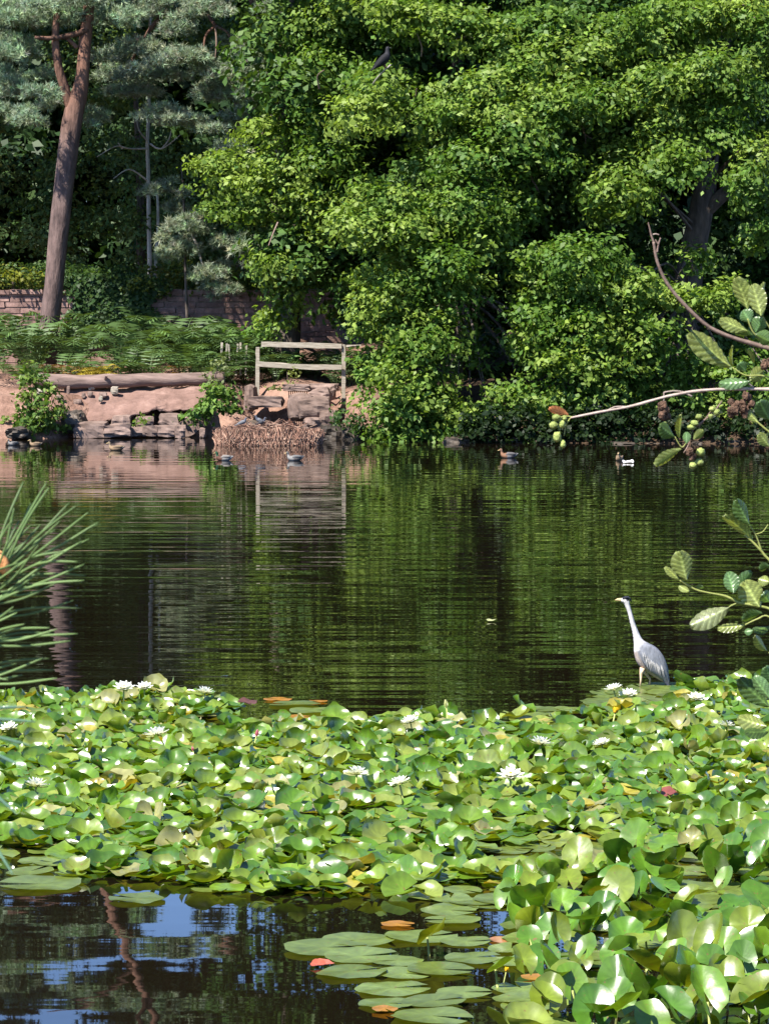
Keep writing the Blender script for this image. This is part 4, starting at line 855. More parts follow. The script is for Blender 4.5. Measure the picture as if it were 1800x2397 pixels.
# ------------------------------------------------------------------ lily pads
lr = np.random.default_rng(99)
def pad_geo(r, rad, cup, wav, tilt, az, yaw, zc, col, elong=1.0, fold=0.0, nr=4, na=18, notch=0.10, roll=0.0, nup=False):
    nupc = r.uniform(-1, .6); nroll = 0.0
    rs = np.array([0.0, .38, .72, .93, 1.0]) if nr == 4 else np.array([0, .5, .85, 1.0])
    th = np.linspace(notch, 2 * math.pi - notch, na); kf = r.integers(2, 5); ph = r.uniform(0, 6.28, 3)
    edge = 1 + .03 * np.sin(5 * th + ph[0]) + .02 * np.sin(9 * th + ph[1])
    Rr, Th = np.meshgrid(rs, th, indexing='ij'); E = np.broadcast_to(edge, Rr.shape)
    x = Rr * np.cos(Th) * E * elong; y = Rr * np.sin(Th) * E
    z = cup * Rr ** 2.2 + wav * Rr ** 3 * np.sin(kf * Th + ph[2]) + wav * .35 * Rr ** 4 * np.sin((kf * 2 + 1) * Th + ph[0]) + fold * np.abs(y) ** 1.2 + roll * np.clip(Rr - .8, 0, 1) * 3 * np.sin(Th + ph[1])
    shrink = 1 / np.sqrt(1 + (2 * z * .6) ** 2 * .35); x = x * shrink; y = y * shrink
    if nup:
        x = -x + .55; z = z + .22 * (x / 1.8) ** 2 * nupc
    P = np.stack([x, y if not nup else -y, z], -1).reshape(-1, 3) * rad
    if nup:
        c, s = math.cos(tilt), math.sin(tilt); P = P @ np.array(((c, 0, s), (0, 1, 0), (-s, 0, c)))
        c, s = math.cos(nroll), math.sin(nroll); 
        tilt = 0.0; yaw = az
    c, s = math.cos(yaw), math.sin(yaw); P = P @ np.array(((c, s, 0), (-s, c, 0), (0, 0, 1)))
    ax = np.array((math.cos(az), math.sin(az), 0)); q = np.array(Matrix.Rotation(tilt, 3, Vector(ax))); P = P @ q.T
    low = P[:, 2].min()
    if zc + low < 0.006: zc = 0.006 - low
    P[:, 2] += zc
    n = len(th); F = []
    for i in range(len(rs) - 1):
        for j in range(n - 1): F.append((i * n + j, (i + 1) * n + j, (i + 1) * n + j + 1, i * n + j + 1))
    # pigment: paler midrib zone near the centre, slightly darker margin
    pv = np.repeat(np.interp(rs, [0, .3, 1], [1.25, 1.0, .95]), n)[:, None] * (1 + .22 * np.repeat(np.interp(rs, [0, .2, 1], [.4, 1, .6]), n) * np.clip(np.cos(np.tile(th, len(rs)) * 13), -.3, 1))[:, None]
    return P, np.array(F), np.asarray(col) * pv, zc
def inpoly(x, y, poly):
    ins = False; n = len(poly); j = n - 1
    for i in range(n):
        xi, yi = poly[i]; xj, yj = poly[j]
        if (yi > y) != (yj > y) and x < (xj - xi) * (y - yi) / (yj - yi) + xi: ins = not ins
        j = i
    return ins
BED = [(-70, 1645), (60, 1640), (230, 1628), (420, 1625), (535, 1650), (560, 1678), (640, 1692), (780, 1702), (860, 1698), (960, 1690), (1180, 1696), (1225, 1668), (1380, 1650), (1435, 1606), (1600, 1604), (1870, 1604), (1870, 2460), (1230, 2460), (1210, 2340), (1190, 2230), (1170, 2150), (1040, 2125), (1000, 2105), (900, 2097), (760, 2105), (640, 2097), (520, 2098), (400, 2070), (260, 2052), (120, 2060), (-70, 2040)]
HOLES = [[(430, 1692), (620, 1690), (640, 1708), (440, 1714)], [(1250, 1704), (1420, 1694), (1540, 1698), (1540, 1712), (1400, 1716), (1250, 1716)], [(1600, 1704), (1800, 1700), (1800, 1712), (1600, 1714)], [(1180, 2000), (1330, 1990), (1370, 2005), (1330, 2020), (1200, 2012)]]
FLAT = [[(540, 1640), (800, 1645), (800, 1700), (560, 1700)], [(1225, 1630), (1420, 1630), (1400, 1690), (1225, 1690)], [(-70, 1985), (140, 1995), (130, 2080), (-70, 2080)], [(1130, 1985), (1420, 1975), (1420, 2040), (1130, 2045)], [(1000, 2080), (1280, 2090), (1300, 2250), (1180, 2460), (1000, 2300)]]
NUP = [(1170, 2105), (1420, 2070), (1560, 2010), (1870, 1975), (1870, 2460), (1240, 2460), (1220, 2300)]
CG = [(0.085, 0.185, 0.014), (0.105, 0.205, 0.016), (0.13, 0.225, 0.02), (0.165, 0.245, 0.028), (0.205, 0.26, 0.045), (0.065, 0.15, 0.016)]
pads = []
def add_pad(px, py, kind, rad=None, col=None, lab=None, az=None, tilt=None, zc=None, yaw=None, elong=None):
    p = G(px, py); r = lr
    inter = 1.0
    if kind == 'flat':
        d = dict(rad=rad or r.uniform(.13, .19), cup=r.uniform(-.02, .04), wav=r.uniform(0, .04), tilt=r.uniform(0, .05), zc=.008 + r.uniform(0, .015), fold=0, elong=elong or r.uniform(1.0, 1.15), roll=0)
        c = col if col is not None else np.array((0.16, 0.22, 0.045)) * r.uniform(.75, 1.15)
    elif kind == 'low':
        d = dict(rad=rad or r.uniform(.11, .17), cup=r.uniform(.0, .16), wav=r.uniform(.05, .15), tilt=r.uniform(.0, .18), zc=r.uniform(.01, .07), fold=0, elong=1.05, roll=r.uniform(-.15, .3)); c = col if col is not None else np.array(CG[r.integers(0, 6)]) * r.uniform(.85, 1.15)
    elif kind == 'cup':
        d = dict(rad=rad or r.uniform(.105, .165), cup=r.uniform(.12, .48), wav=r.uniform(.08, .24), tilt=r.uniform(.05, .34), zc=r.uniform(.02, .07), fold=r.uniform(0, .3), elong=1.05, roll=r.uniform(-.1, .5)); c = col if col is not None else np.array(CG[r.integers(0, 6)]) * r.uniform(.85, 1.15)
    elif kind == 'up':
        d = dict(rad=rad or r.uniform(.09, .14), cup=r.uniform(.2, .7), wav=r.uniform(.12, .32), tilt=r.uniform(.4, .95), zc=r.uniform(.04, .10), fold=r.uniform(0, .35), elong=1.05, roll=r.uniform(-.1, .4)); c = col if col is not None else np.array(CG[r.integers(0, 5)]) * r.uniform(.85, 1.15)
    else:  # upright oval spatterdock leaf
        d = dict(rad=rad or r.uniform(.07, .125), cup=r.uniform(.0, .25), wav=r.uniform(.04, .14), tilt=r.uniform(.15, 1.25), zc=r.uniform(.05, .20), fold=r.uniform(.05, .5), elong=elong or r.uniform(1.15, 1.4), roll=0); c = col if col is not None else np.array(((0.065, 0.16, 0.015), (0.12, 0.23, 0.02), (0.085, 0.19, 0.016), (0.16, 0.22, 0.02))[r.integers(0, 4)]) * r.uniform(.85, 1.15)
    if tilt is not None: d['tilt'] = tilt
    if zc is not None: d['zc'] = zc
    a = az if az is not None else (r.normal() * .8 if r.uniform() < .62 else r.uniform(0, 6.28))   # axis along x: rotation lifts the far rim
    if kind == 'nup' and az is None: a = math.pi / 2 + r.normal() * .7 if r.uniform() < .42 else (-math.pi / 2 + r.normal() * .7 if r.uniform() < .6 else r.uniform(0, 6.28))
    yw = yaw if yaw is not None else r.uniform(0, 6.28)
    c = np.asarray(c) * .84
    px_size = d['rad'] / p[1]
    pads.append(dict(p=p, kind=kind, d=d, col=c, az=a, yaw=yw, size=px_size * (1.0 if -40 < px < 1840 and py < 2420 else 0.2), px=px, py=py, lab=lab))
step = 0.15; yy = 18.5
while yy < 36.5:
    hw = yy * 0.122
    for xx in np.arange(-hw, hw, step):
        x = xx + lr.uniform(-.5, .5) * step; D = yy + lr.uniform(-.5, .5) * step * 1.25
        px, py = topx((x, D, 0.0)); px, py = float(px), float(py)
        if not inpoly(px, py, BED) or any(inpoly(px, py, h) for h in HOLES): continue
        if 1395 < px < 1590 and py < 1662:
            if lr.uniform() < .6: add_pad(px, py, 'flat')
            continue
        fl = any(inpoly(px, py, h) for h in FLAT); nu_ = inpoly(px, py, NUP)
        col = None; u = lr.uniform()
        if u < .003: col = np.array((.30, .075, .045)) * lr.uniform(.6, 1)
        elif u < .03: col = np.array((.34, .30, .05))
        elif u < .08: col = np.array((.27, .27, .10))
        if fl and not nu_:
            if lr.uniform() < .42: add_pad(px, py, 'flat', col=np.array((.45, .30, .04)) if (u < .08 and py < 1750) else None)
        elif nu_:
            q = lr.uniform()
            if q < .50: add_pad(px, py, 'nup')
            elif q < .64: add_pad(px, py, 'flat', rad=lr.uniform(.15, .2))
        else:
            q = lr.uniform()
            if q < .08: add_pad(px, py, 'flat', col=col)
            elif q < .48: add_pad(px, py, 'low', col=col)
            elif q < .86: add_pad(px, py, 'cup', col=col)
            elif q < .94: add_pad(px, py, 'up', col=col)
    yy += step * 1.25
# separate floating pads on the open water
for (x, y, wpx, lab) in ((320, 2108, 132, 'single flat lily pad floating just off the front edge of the bed'), (95, 2075, 190, 'flat lily pad at the left edge of the picture in front of the bed'), (765, 2226, 200, 'flat lily pad farthest out to the left in the near cluster'), (835, 2206, 175, 'flat lily pad behind the outermost one in the near cluster'), (845, 2243, 170, 'flat lily pad right of the two red scraps in the near cluster'), (825, 2282, 165, 'flat lily pad lying alone just below the two red scraps'), (945, 2284, 130, 'flat lily pad between its wide neighbours in the middle of the near cluster'), (1030, 2276, 155, 'flat lily pad with small yellow flecks in the near cluster'), (920, 2320, 175, 'wide flat lily pad with yellow edge low in the near cluster'), (1085, 2330, 130, 'flat lily pad right of the wide yellow-edged pad'), (905, 2355, 130, 'flat lily pad above the orange leaf at the bottom'), (1015, 2352, 150, 'half-raised lily pad near the bottom of the cluster'), (1010, 2388, 190, 'flat lily pad cut by the bottom edge of the picture'), (985, 2197, 170, 'flat lily pad at the back of the near cluster'), (1090, 2208, 120, 'flat lily pad at the back right of the near cluster'), (1050, 2137, 130, 'flat lily pad under the front edge of the big bed'), (1060, 2160, 130, 'flat lily pad just right of the orange leaf near the bed'), (930, 2255, 120, 'flat lily pad beneath the curled olive leaf'), (1110, 2250, 140, 'flat lily pad right of the curled olive leaf'), (690, 1652, 120, 'flat lily pad at the tip of the left bed'), (735, 1668, 110, 'flat yellowish lily pad off the tip of the left bed'), (745, 1690, 100, 'flat lily pad in the inlet between the beds')):
    s = FPX / G(x, y)[1]; add_pad(x, y, 'flat', rad=wpx / s / 2 / 1.08, lab=lab, yaw=lr.uniform(-.4, .4) + (math.pi if lr.uniform() < .5 else 0), elong=1.12)
YEL = np.array((.42, .19, .02))
for (x, y, wpx, c, lab) in ((930, 2168, 105, YEL, 'orange dying lily leaf floating on open water in front of the bed'), (1185, 2205, 110, (.40, .17, .07), 'pinkish orange dying pad left of the tall upright leaf'), (900, 2370, 90, YEL, 'orange leaf edge at the bottom of the near cluster'), (1260, 2295, 110, YEL, 'orange dying pad behind the big oval leaves'), (650, 1640, 90, YEL, 'orange-yellow flat pad at the back edge of the left bed'), (745, 1644, 60, YEL, 'small orange flat pad at the tip of the left bed'), (690, 1684, 120, YEL, 'long yellow-orange pad in the inlet'), (1000, 2000, 70, (.5, .2, .05), 'orange-brown decaying pad in the middle of the bed')):
    s = FPX / G(x, y)[1]; add_pad(x, y, 'flat', rad=wpx / s / 2 / 1.5, col=np.array(c), lab=lab, elong=1.15)
for (x, y, wpx, t, a, c, lab) in ((1240, 2222, 74, 1.2, -65, (.17, .23, .012), 'tall upright yellow-green leaf standing at the edge of the near cluster'), (1000, 2240, 74, .75, -35, (.15, .19, .012), 'curled olive leaf standing on edge in the near cluster'), (1160, 2318, 66, .6, -20, (.14, .24, .015), 'dark-bellied upturned leaf beside the small yellow bud'), (1340, 2368, 80, 1.05, 105, None, 'big glossy oval leaf facing the viewer, left of the pair'), (1440, 2362, 92, .95, 75, None, 'big glossy oval leaf facing the viewer, right of the pair'), (1390, 2440, 105, .9, 85, None, 'broad glossy leaf cut by the bottom edge of the picture'), (1665, 2315, 74, 1.15, 95, None, 'glossy leaf below the large yellow flower'), (1738, 2310, 70, 1.2, 85, None, 'glossy heart-shaped leaf right of the one under the yellow flower'), (1510, 2232, 80, .7, -28, (.16, .21, .012), 'olive leaf folded like a boat left of the large yellow flower'), (1600, 2310, 80, .4, 150, None, 'upturned green leaf under the boat-shaped leaf'), (1750, 2395, 120, .35, 30, None, 'pale glossy leaf in the bottom right corner'), (1560, 2120, 70, .8, -30, (.16, .22, .012), 'yellow-bellied leaf raised in front of a smooth broad leaf'), (1520, 2090, 90, .75, 120, None, 'smooth broad leaf leaning right of the pink-tipped bud'), (1690, 2060, 90, .8, 35, None, 'long leaf sweeping up to the right near the right edge')):
    s = FPX / G(x, y)[1]; add_pad(x, y, 'nup', rad=wpx / s / 2, col=None if c is None else np.array(c), lab=lab, tilt=t, az=math.radians(a), zc=.12)
order = sorted(range(len(pads)), key=lambda i: -(pads[i]['size'] + (1 if pads[i]['lab'] else 0)))
single = set(order[:300])
sv = []; sf = []; scol = []; n0 = 0
def place_words(px, py):
    h = 'left' if px < 600 else 'middle' if px < 1200 else 'right'
    v = 'back edge' if py < 1740 else 'centre' if py < 1950 else 'front' if py < 2120 else 'near corner'
    return h, v
stalk_me = fast_mesh('stalk', *tube([(0, 0, -1), (0.02, 0.02, -.5), (0, 0, 0)], [.009, .008, .007], 6), M_stalk, smooth=True)
for i, pd in enumerate(pads):
    d = pd['d']; big = i in single
    P, F, K, zc = pad_geo(lr, d['rad'], d['cup'], d['wav'], d['tilt'], pd['az'], pd['yaw'], d['zc'], pd['col'], d['elong'], d['fold'], 4, 30 if big else 24, .16 if pd['kind'] != 'nup' else .25, d['roll'], pd['kind'] == 'nup')
    if big:
        nup = pd['kind'] == 'nup'
        o = bpy.data.objects.new('lily_leaf' if nup else 'lily_pad', fast_mesh('lily_pad', P, F, M_pad, K, True)); COL.objects.link(o); o.location = (pd['p'][0], pd['p'][1], 0)
        h, v = place_words(pd['px'], pd['py'])
        look = {'flat': 'flat floating', 'low': 'slightly raised', 'cup': 'cupped glossy', 'up': 'upright glossy', 'nup': 'oval'}[pd['kind']]
        if nup: look = ('small ' if d['rad'] < .10 else 'broad ') + ('nearly flat' if d['tilt'] < .45 else 'half-raised' if d['tilt'] < .85 else 'steeply raised') + (' face-on' if math.sin(pd['az']) > .5 else ' underside-showing' if math.sin(pd['az']) < -.5 else ' side-on') + ' oval'
        cc = pd['col']; tone = 'reddish' if cc[0] > cc[1] * 1.5 else 'yellowish' if cc[0] > cc[1] * .85 else 'light green' if cc[1] > .22 else 'green'
        if v == 'near corner' and h == 'right': where = 'near patch, ' + ('top' if pd['py'] < 2210 else 'middle' if pd['py'] < 2300 else 'bottom') + ' ' + ('left' if pd['px'] < 1400 else 'centre' if pd['px'] < 1600 else 'right')
        elif v == 'near corner': where = 'in the near patch over dark water'
        else: where = {'front': 'at the front of the bed', 'centre': 'amid the bed', 'back edge': 'near the back of the bed'}[v] + ', ' + ('far left' if pd['px'] < 300 else 'left' if pd['px'] < 600 else 'left of middle' if pd['px'] < 900 else 'right of middle' if pd['px'] < 1200 else 'right' if pd['px'] < 1500 else 'far right')
        tagp(o, pd['lab'] or f'{look} {tone} lily {"leaf" if nup else "pad"} {where}', 'lily pad', 'lily pads of the bed')
        if zc > .05:
            st = bpy.data.objects.new('stalk', stalk_me); COL.objects.link(st); st.parent = o; st.location = (0, 0, zc + .002); st.scale = (1, 1, zc + .25)
    else:
        sv.append(P + np.array((pd['p'][0], pd['p'][1], 0))); sf.append(F + n0); scol.append(K); n0 += len(P)
tagp(part('lily_pads', np.concatenate(sv), np.concatenate(sf), M_pad, col=np.concatenate(scol), smooth=True), 'dense bed of smaller overlapping green lily pads covering the pond', 'lily pads', kind='stuff')

# water lily flowers
def petal_mesh(L, w, cup, col0, col1):
    V = []; K = []; F = []
    for i, t in enumerate(np.linspace(0, 1, 5)):
        ww = w * math.sin(math.pi * (0.12 + .88 * t) ** 1.0) ** .8 if t < 1 else 0.003
        for s in (-1, 0, 1): V.append((L * t, s * ww / 2, cup * L * t * t * .5 + abs(s) * w * .12)); K.append(np.array(col0) * (1 - t) + np.array(col1) * t)
    for i in range(4):
        for j in range(2): F.append((i * 3 + j, (i + 1) * 3 + j, (i + 1) * 3 + j + 1, i * 3 + j + 1))
    return fast_mesh('petal', V, F, M_petal, K, True)
PW = petal_mesh(.085, .038, .3, (.72, .72, .45), (.85, .85, .83)); SEP = petal_mesh(.08, .042, .4, (.30, .36, .10), (.48, .48, .22)); PP = petal_mesh(.07, .04, .5, (.55, .16, .18), (.60, .25, .28)); PY = petal_mesh(.036, .045, 1.1, (.75, .45, .01), (.80, .55, .02))
ORG = (0.62, .36, .02)
def flower(x, y, zc, name, lab, openness=0.6, kind='white', sc=1.0):
    p = G(x, y, zc); root = thing(name, (p[0], p[1], p[2]), lab, 'flower', 'water lily flowers' if kind != 'yellow' else 'yellow pond flowers'); root.scale = (sc,) * 3
    root.rotation_euler = (0.25, 0, lr.uniform(0, 6))
    rows = ((8, .12), (8, .55), (6, .95)) if kind == 'white' else ((5, 1.25), (4, 1.4)) if kind in ('bud', 'pink') else ((5, .55), (4, .9))
    for ri, (n, el_) in enumerate(rows):
        for k in range(n):
            me = {'white': PW, 'bud': PW if ri else SEP, 'pink': PP, 'yellow': PY}[kind]
            o = bpy.data.objects.new('petal', me); COL.objects.link(o); o.parent = root; o.rotation_euler = (0, -(el_ * (1.5 - openness) if kind == 'white' else el_), 2 * math.pi * (k + .5 * ri) / n); s_ = 1 - .14 * ri; o.scale = (s_, s_, s_)
    if kind == 'white':
        for k in range(4):
            o = bpy.data.objects.new('sepal', SEP); COL.objects.link(o); o.parent = root; o.rotation_euler = (0, .08, k * math.pi / 2 + .3); o.location = (0, 0, -.008)
    if kind in ('white', 'yellow'):
        V, F = rock_geo((0, 0, .012), (.026, .026, .03) if kind == 'white' else (.03, .03, .035), 3, 3, .15, .3); add_local('stamens', V, F, M_petal, root, np.tile(ORG, (len(V), 1)))
    V, F = tube([(0, 0, -max(.06, p[2] + .15) / sc), (0, 0, 0)], [.006, .006], 6); add_local('stalk', V, F, M_stalk, root)
WF = [(290, 1612, .24, 'white water lily standing high at the back left of the bed', 1.35), (338, 1610, .18, 'white water lily half hidden right of the tallest left one', 1.1), (480, 1622, .18, 'white water lily at the right end of the left mound', 1.2), (366, 1722, .18, 'fully open white water lily in the left part of the bed', 1.5), (85, 1840, .18, 'white water lily low at the far left of the bed', 1.3), (1266, 1742, .18, 'wide open white water lily below the heron', 1.35), (1408, 1742, .16, 'small white and pink water lily right of the wide open one', 1.0), (1436, 1614, .12, 'white water lily just left of the heron feet', 1.2), (1470, 1628, .12, 'white water lily just in front of the heron feet', 1.2), (1630, 1636, .14, 'white water lily right of the heron', 1.2), (960, 1690, .2, 'white water lily at the back of the middle bed', 1.1), (835, 1812, .2, 'white water lily with spiky petals in the middle of the bed', 1.2), (1195, 1818, .2, 'flat open white water lily in the bed centre', 1.4), (935, 1835, .2, 'white water lily with bright glare in the bed centre', 1.2), (20, 1706, .18, 'white water lily at the left edge behind the blurred needles', 1.1), (1700, 1700, .16, 'white water lily at the right by the overhanging leaves', 1.0)]
for x, y, zc, lab, sc in WF: flower(x, y, zc, 'water_lily', lab, lr.uniform(.55, .8), 'white', sc)
for x, y, zc, lab, k, sc in ((1322, 2022, .12, 'pale pink-tipped water lily bud standing above flat pads', 'bud', .9), (600, 1724, .14, 'pink water lily bud in the left part of the bed', 'pink', .9), (1045, 1658, .24, 'pale pinkish bud above the back edge of the middle bed', 'bud', 1.0), (452, 1758, .12, 'small orange-red bud in the left bed', 'pink', .6)): flower(x, y, zc, 'water_lily_bud', lab, .5, k, sc)
for x, y, zc, lab, sc in ((1678, 2208, .10, 'large yellow pond flower between raised leaves at the right', 1.35), (1433, 2236, .12, 'small yellow pond flower near the folded leaf', .85), (1185, 2274, .08, 'tiny yellow bud by the dark-bellied leaf', .6), (1440, 1668, .14, 'yellow rounded bloom in front of the heron', 1.3)): flower(x, y, zc, 'pond_flower', lab, .5, 'yellow', sc)
# floating scraps
for x, y, w, c, lab in ((745, 2258, .05, (.42, .10, .06), 'left of two red leaf scraps on the near water'), (762, 2256, .05, (.45, .13, .09), 'right of two red leaf scraps on the near water'), (1470, 1082, .14, (.7, .7, .7), 'white feather floating right of the end-on duck'), (1150, 1452, .05, (.40, .42, .2), 'small pale leaf drifting on the middle of the pond'), (1320, 2020, .02, (.5, .3, .2), None), (580, 1668, .09, (.10, .045, .04), 'dark red-brown decayed leaf heap at the end of the left mound'), (1560, 1885, .09, (.20, .06, .05), 'dull red curled pad in the right part of the bed')):
    if lab is None: continue
    p = G(x, y, .02); V = []; 
    P, F, K, zc = pad_geo(lr, w, .15, .15, .12, 0, lr.uniform(0, 6), .02 if y > 2000 or y < 1600 else .12, c, 1.3)
    o = bpy.data.objects.new('floating_scrap', fast_mesh('floating_scrap', P, F, M_petal, K, True)); COL.objects.link(o); o.location = (p[0], p[1], 0); tagp(o, lab, 'leaf')

# ------------------------------------------------------------------ near alder branches on the right
AD = 6.5
def leaf_mesh(base, tip, w, roll, col, curl=0.15, nt=44, ns=5, veins=7):
    base = np.asarray(base); tip = np.asarray(tip); ax = tip - base; L = np.linalg.norm(ax); ax /= L
    view = base - np.array((0, 0, HC)); view /= np.linalg.norm(view)
    sd = np.cross(ax, view); sd /= np.linalg.norm(sd); nr_ = np.cross(sd, ax)
    c, s = math.cos(roll), math.sin(roll); side = sd * c + nr_ * s; nrm = nr_ * c - sd * s
    V = []; K = []; F = []
    for i in range(nt + 1):
        t = i / nt; prof = math.sin(math.pi * min(1, (0.04 + t * .96)) ** 1.25) ** .72 if t < 1 else 0.05
        prof *= 1 + .07 * (abs((t * veins) % 1 - .5) - .25); tt = t - (.05 if t > .97 else 0)
        for j in range(-ns, ns + 1):
            u = j / ns; ph = (t * .95 - abs(u) * .20) * veins
            ridge = abs((ph % 1) - .5) * 2
            h = .034 * L * (ridge - .5) * (abs(u) ** .5) * min(1, t * 4) + curl * L * (t - t * t) * .9 + .16 * w * abs(u) ** 1.5 - curl * .6 * L * t * t
            V.append(base + ax * L * (tt + .05 * (1 - abs(u)) * (t > .9) * 0 + abs(u) * .03) + side * u * w / 2 * prof + nrm * h)
            vein = .82 + (.9 if j == 0 else 0) + .75 * (ridge > .82) * (abs(u) < .95)
            K.append(np.asarray(col) * vein)
    m_ = 2 * ns + 1
    for i in range(nt):
        for j in range(2 * ns): F.append((i * m_ + j, i * m_ + j + 1, (i + 1) * m_ + j + 1, (i + 1) * m_ + j))
    return np.array(V), np.array(F), np.array(K)
ar = np.random.default_rng(4)
gx = 1.05
root = thing('alder_shrub', (gx, AD, gz(gx, AD)), 'near alder shrub reaching in from the right edge with leaves and cones', 'shrub')
stem = smooth_path([(gx, AD, gz(gx, AD) - .1), (gx + .05, AD, 3.0), (gx - .02, AD, 3.6), (gx + .03, AD, 4.2), (gx, AD, 5.0)], 5)
V, F = tube(stem, np.linspace(.035, .015, len(stem)), 9); part('trunk', V, F, M_twig, root, smooth=True)
def twig(pts, r0, r1, mat, D=AD, nm='branch'):
    P = smooth_path([W(x, y, D + (dz[0] if dz else 0)) for x, y, *dz in pts], 5); V, F = tube(P, np.linspace(r0, r1, len(P)) * .68, 7)
    V += (V - np.repeat(P, 7, 0)) * (.22 * noise3(V * 40, 8, 1.0))[:, None]
    return part(nm, V, F, mat, root, smooth=True)
XR = CX + gx / AD * FPX
br1 = twig([(XR, 900), (1900, 845), (1800, 815), (1730, 795), (1660, 765), (1600, 710), (1560, 660), (1538, 610), (1530, 565)], .0075, .0042, M_twig)
twig([(1530, 565), (1525, 552), (1521, 535), (1517, 520)], .0035, .0015, M_twig); twig([(1538, 590), (1541, 572), (1546, 556)], .003, .0018, M_twig); twig([(1541, 572), (1534, 560)], .0025, .0015, M_twig); twig([(1528, 548), (1536, 547), (1543, 549)], .002, .0012, M_twigpale)
br2 = twig([(XR, 930), (1900, 912), (1800, 911), (1730, 910), (1640, 914), (1560, 928), (1480, 950), (1400, 965), (1335, 978)], .0058, .0032, M_twigpale)
twig([(1620, 928), (1600, 918), (1578, 915), (1554, 918)], .0028, .002, M_twigpale); twig([(1554, 918), (1554, 936), (1552, 950)], .002, .0015, M_twigpale)
twig([(1765, 908), (1750, 897), (1735, 896), (1712, 908)], .0028, .0018, M_twigpale); twig([(1465, 952), (1440, 952), (1420, 961)], .0024, .0016, M_twigpale)
twig([(1345, 977), (1325, 974), (1305, 980), (1290, 996)], .0022, .0014, M_twiggreen); twig([(1335, 978), (1325, 995), (1320, 1020)], .002, .0013, M_twiggreen)
twig([(1690, 938), (1670, 965), (1640, 990), (1620, 1010), (1612, 1040), (1600, 1060)], .0022, .0014, M_twig); twig([(1665, 960), (1655, 975), (1635, 1000)], .002, .0012, M_twig)
twig([(1850, 905), (1790, 880), (1745, 878), (1715, 860)], .0028, .0018, M_twiggreen); twig([(1860, 830), (1800, 800), (1765, 780), (1750, 745)], .003, .002, M_twiggreen); twig([(1880, 830), (1820, 790), (1785, 740)], .003, .002, M_twiggreen)
twig([(XR, 1180), (1850, 1040), (1800, 1010), (1770, 985)], .004, .002, M_twiggreen)
twig([(XR, 1420), (1870, 1370), (1800, 1310), (1783, 1291), (1763, 1270), (1743, 1253)], .0045, .0022, M_twiggreen); twig([(1783, 1291), (1770, 1255), (1755, 1230)], .0025, .0016, M_twiggreen); twig([(1771, 1250), (1785, 1245), (1798, 1228)], .002, .0014, M_twiggreen)
twig([(XR, 1520), (1850, 1450), (1800, 1425), (1762, 1417), (1729, 1411), (1712, 1402), (1691, 1394), (1649, 1386), (1623, 1378), (1591, 1358)], .0048, .0024, M_twiggreen)
twig([(1729, 1411), (1718, 1415), (1707, 1421), (1690, 1438)], .002, .0013, M_twiggreen)
twig([(XR, 1560), (1850, 1490), (1800, 1444), (1774, 1449), (1744, 1463)], .004, .002, M_twiggreen); twig([(XR, 1760), (1850, 1690), (1800, 1660)], .004, .002, M_twiggreen); twig([(XR, 1650), (1850, 1560), (1800, 1527)], .004, .002, M_twiggreen)
twig([(1620, 1010), (1600, 1045), (1590, 1040), (1580, 1022)], .002, .0013, M_twiggreen)
LV = [(1713,859,1609,777,50,.35,0),(1757,891,1681,899,28,-.5,1),(1750,725,1724,646,38,.3,0),(1781,739,1762,663,40,-.3,0),(1781,717,1788,659,20,1.0,0),(1751,774,1682,747,30,.4,0),(1756,754,1738,725,32,-.3,1),(1769,778,1784,741,34,.2,1),(1762,785,1710,774,28,.8,2),(1767,782,1802,798,34,.4,2),(1717,859,1711,807,18,1.1,0),(1746,869,1729,850,24,.2,1),(1757,891,1789,864,32,.4,0),(1762,850,1751,815,18,.9,0),(1580,1022,1544,996,34,.5,2),(1592,1026,1591,968,22,.9,0),(1607,1038,1606,1010,18,.3,1),(1624,1029,1648,1007,20,.5,0),(1596,1051,1529,1089,28,.6,0),(1776,988,1742,957,22,.6,0),(1802,983,1776,937,36,.2,1),(1802,1045,1776,1014,26,.4,0),
 (1755,1228,1721,1168,36,.5,2),(1762,1266,1693,1201,32,.6,0),(1608,1358,1589,1288,46,.25,0),(1590,1357,1556,1326,18,.6,0),(1613,1384,1589,1372,16,.5,0),(1630,1383,1645,1370,14,.4,1),(1717,1388,1704,1338,34,.3,1),(1721,1385,1759,1336,28,.6,1),(1778,1421,1740,1359,52,.1,0),(1707,1421,1614,1468,42,.35,3),(1744,1463,1678,1472,24,.6,0),(1785,1436,1734,1449,28,.7,2),(1802,1362,1774,1355,26,.4,0),(1802,1410,1786,1390,30,.3,1),(1797,1525,1763,1489,24,.5,0),(1802,1325,1776,1332,22,.6,2),(1802,1465,1762,1478,26,.7,2),(1763,1476,1742,1480,16,.4,1),(1802,1655,1726,1588,42,.3,2),(1795,1700,1725,1682,38,.4,0),(1805,1640,1762,1583,34,.5,1),(1800,1712,1742,1716,30,.6,2),(1812,1600,1790,1560,34,.4,1)]
ACOL = [(0.17, 0.21, 0.05), (0.08, 0.15, 0.045), (0.055, 0.10, 0.02), (0.17, 0.20, 0.08)]
for (x0, y0, x1, y1, w, roll, ck) in LV:
    Db = AD + ar.uniform(-.05, .05); Dt = Db + ar.uniform(-.025, .025)
    V, F, K = leaf_mesh(W(x0, y0, Db), W(x1, y1, Dt), w / (FPX / AD) * 1.15, roll * (1 if ar.uniform() < .5 else -1), np.array(ACOL[ck]) * ar.uniform(.9, 1.1), curl=ar.uniform(.02, .22)); part('leaf', V, F, M_alder, root, col=K, smooth=True)
V, F, K = leaf_mesh(W(1330, 972, AD), W(1283, 956, AD), .022, .7, (.42, .16, .06), .1); part('withered_leaf', V, F, M_petal, root, col=K, smooth=True, label='curled orange-brown withered leaf')
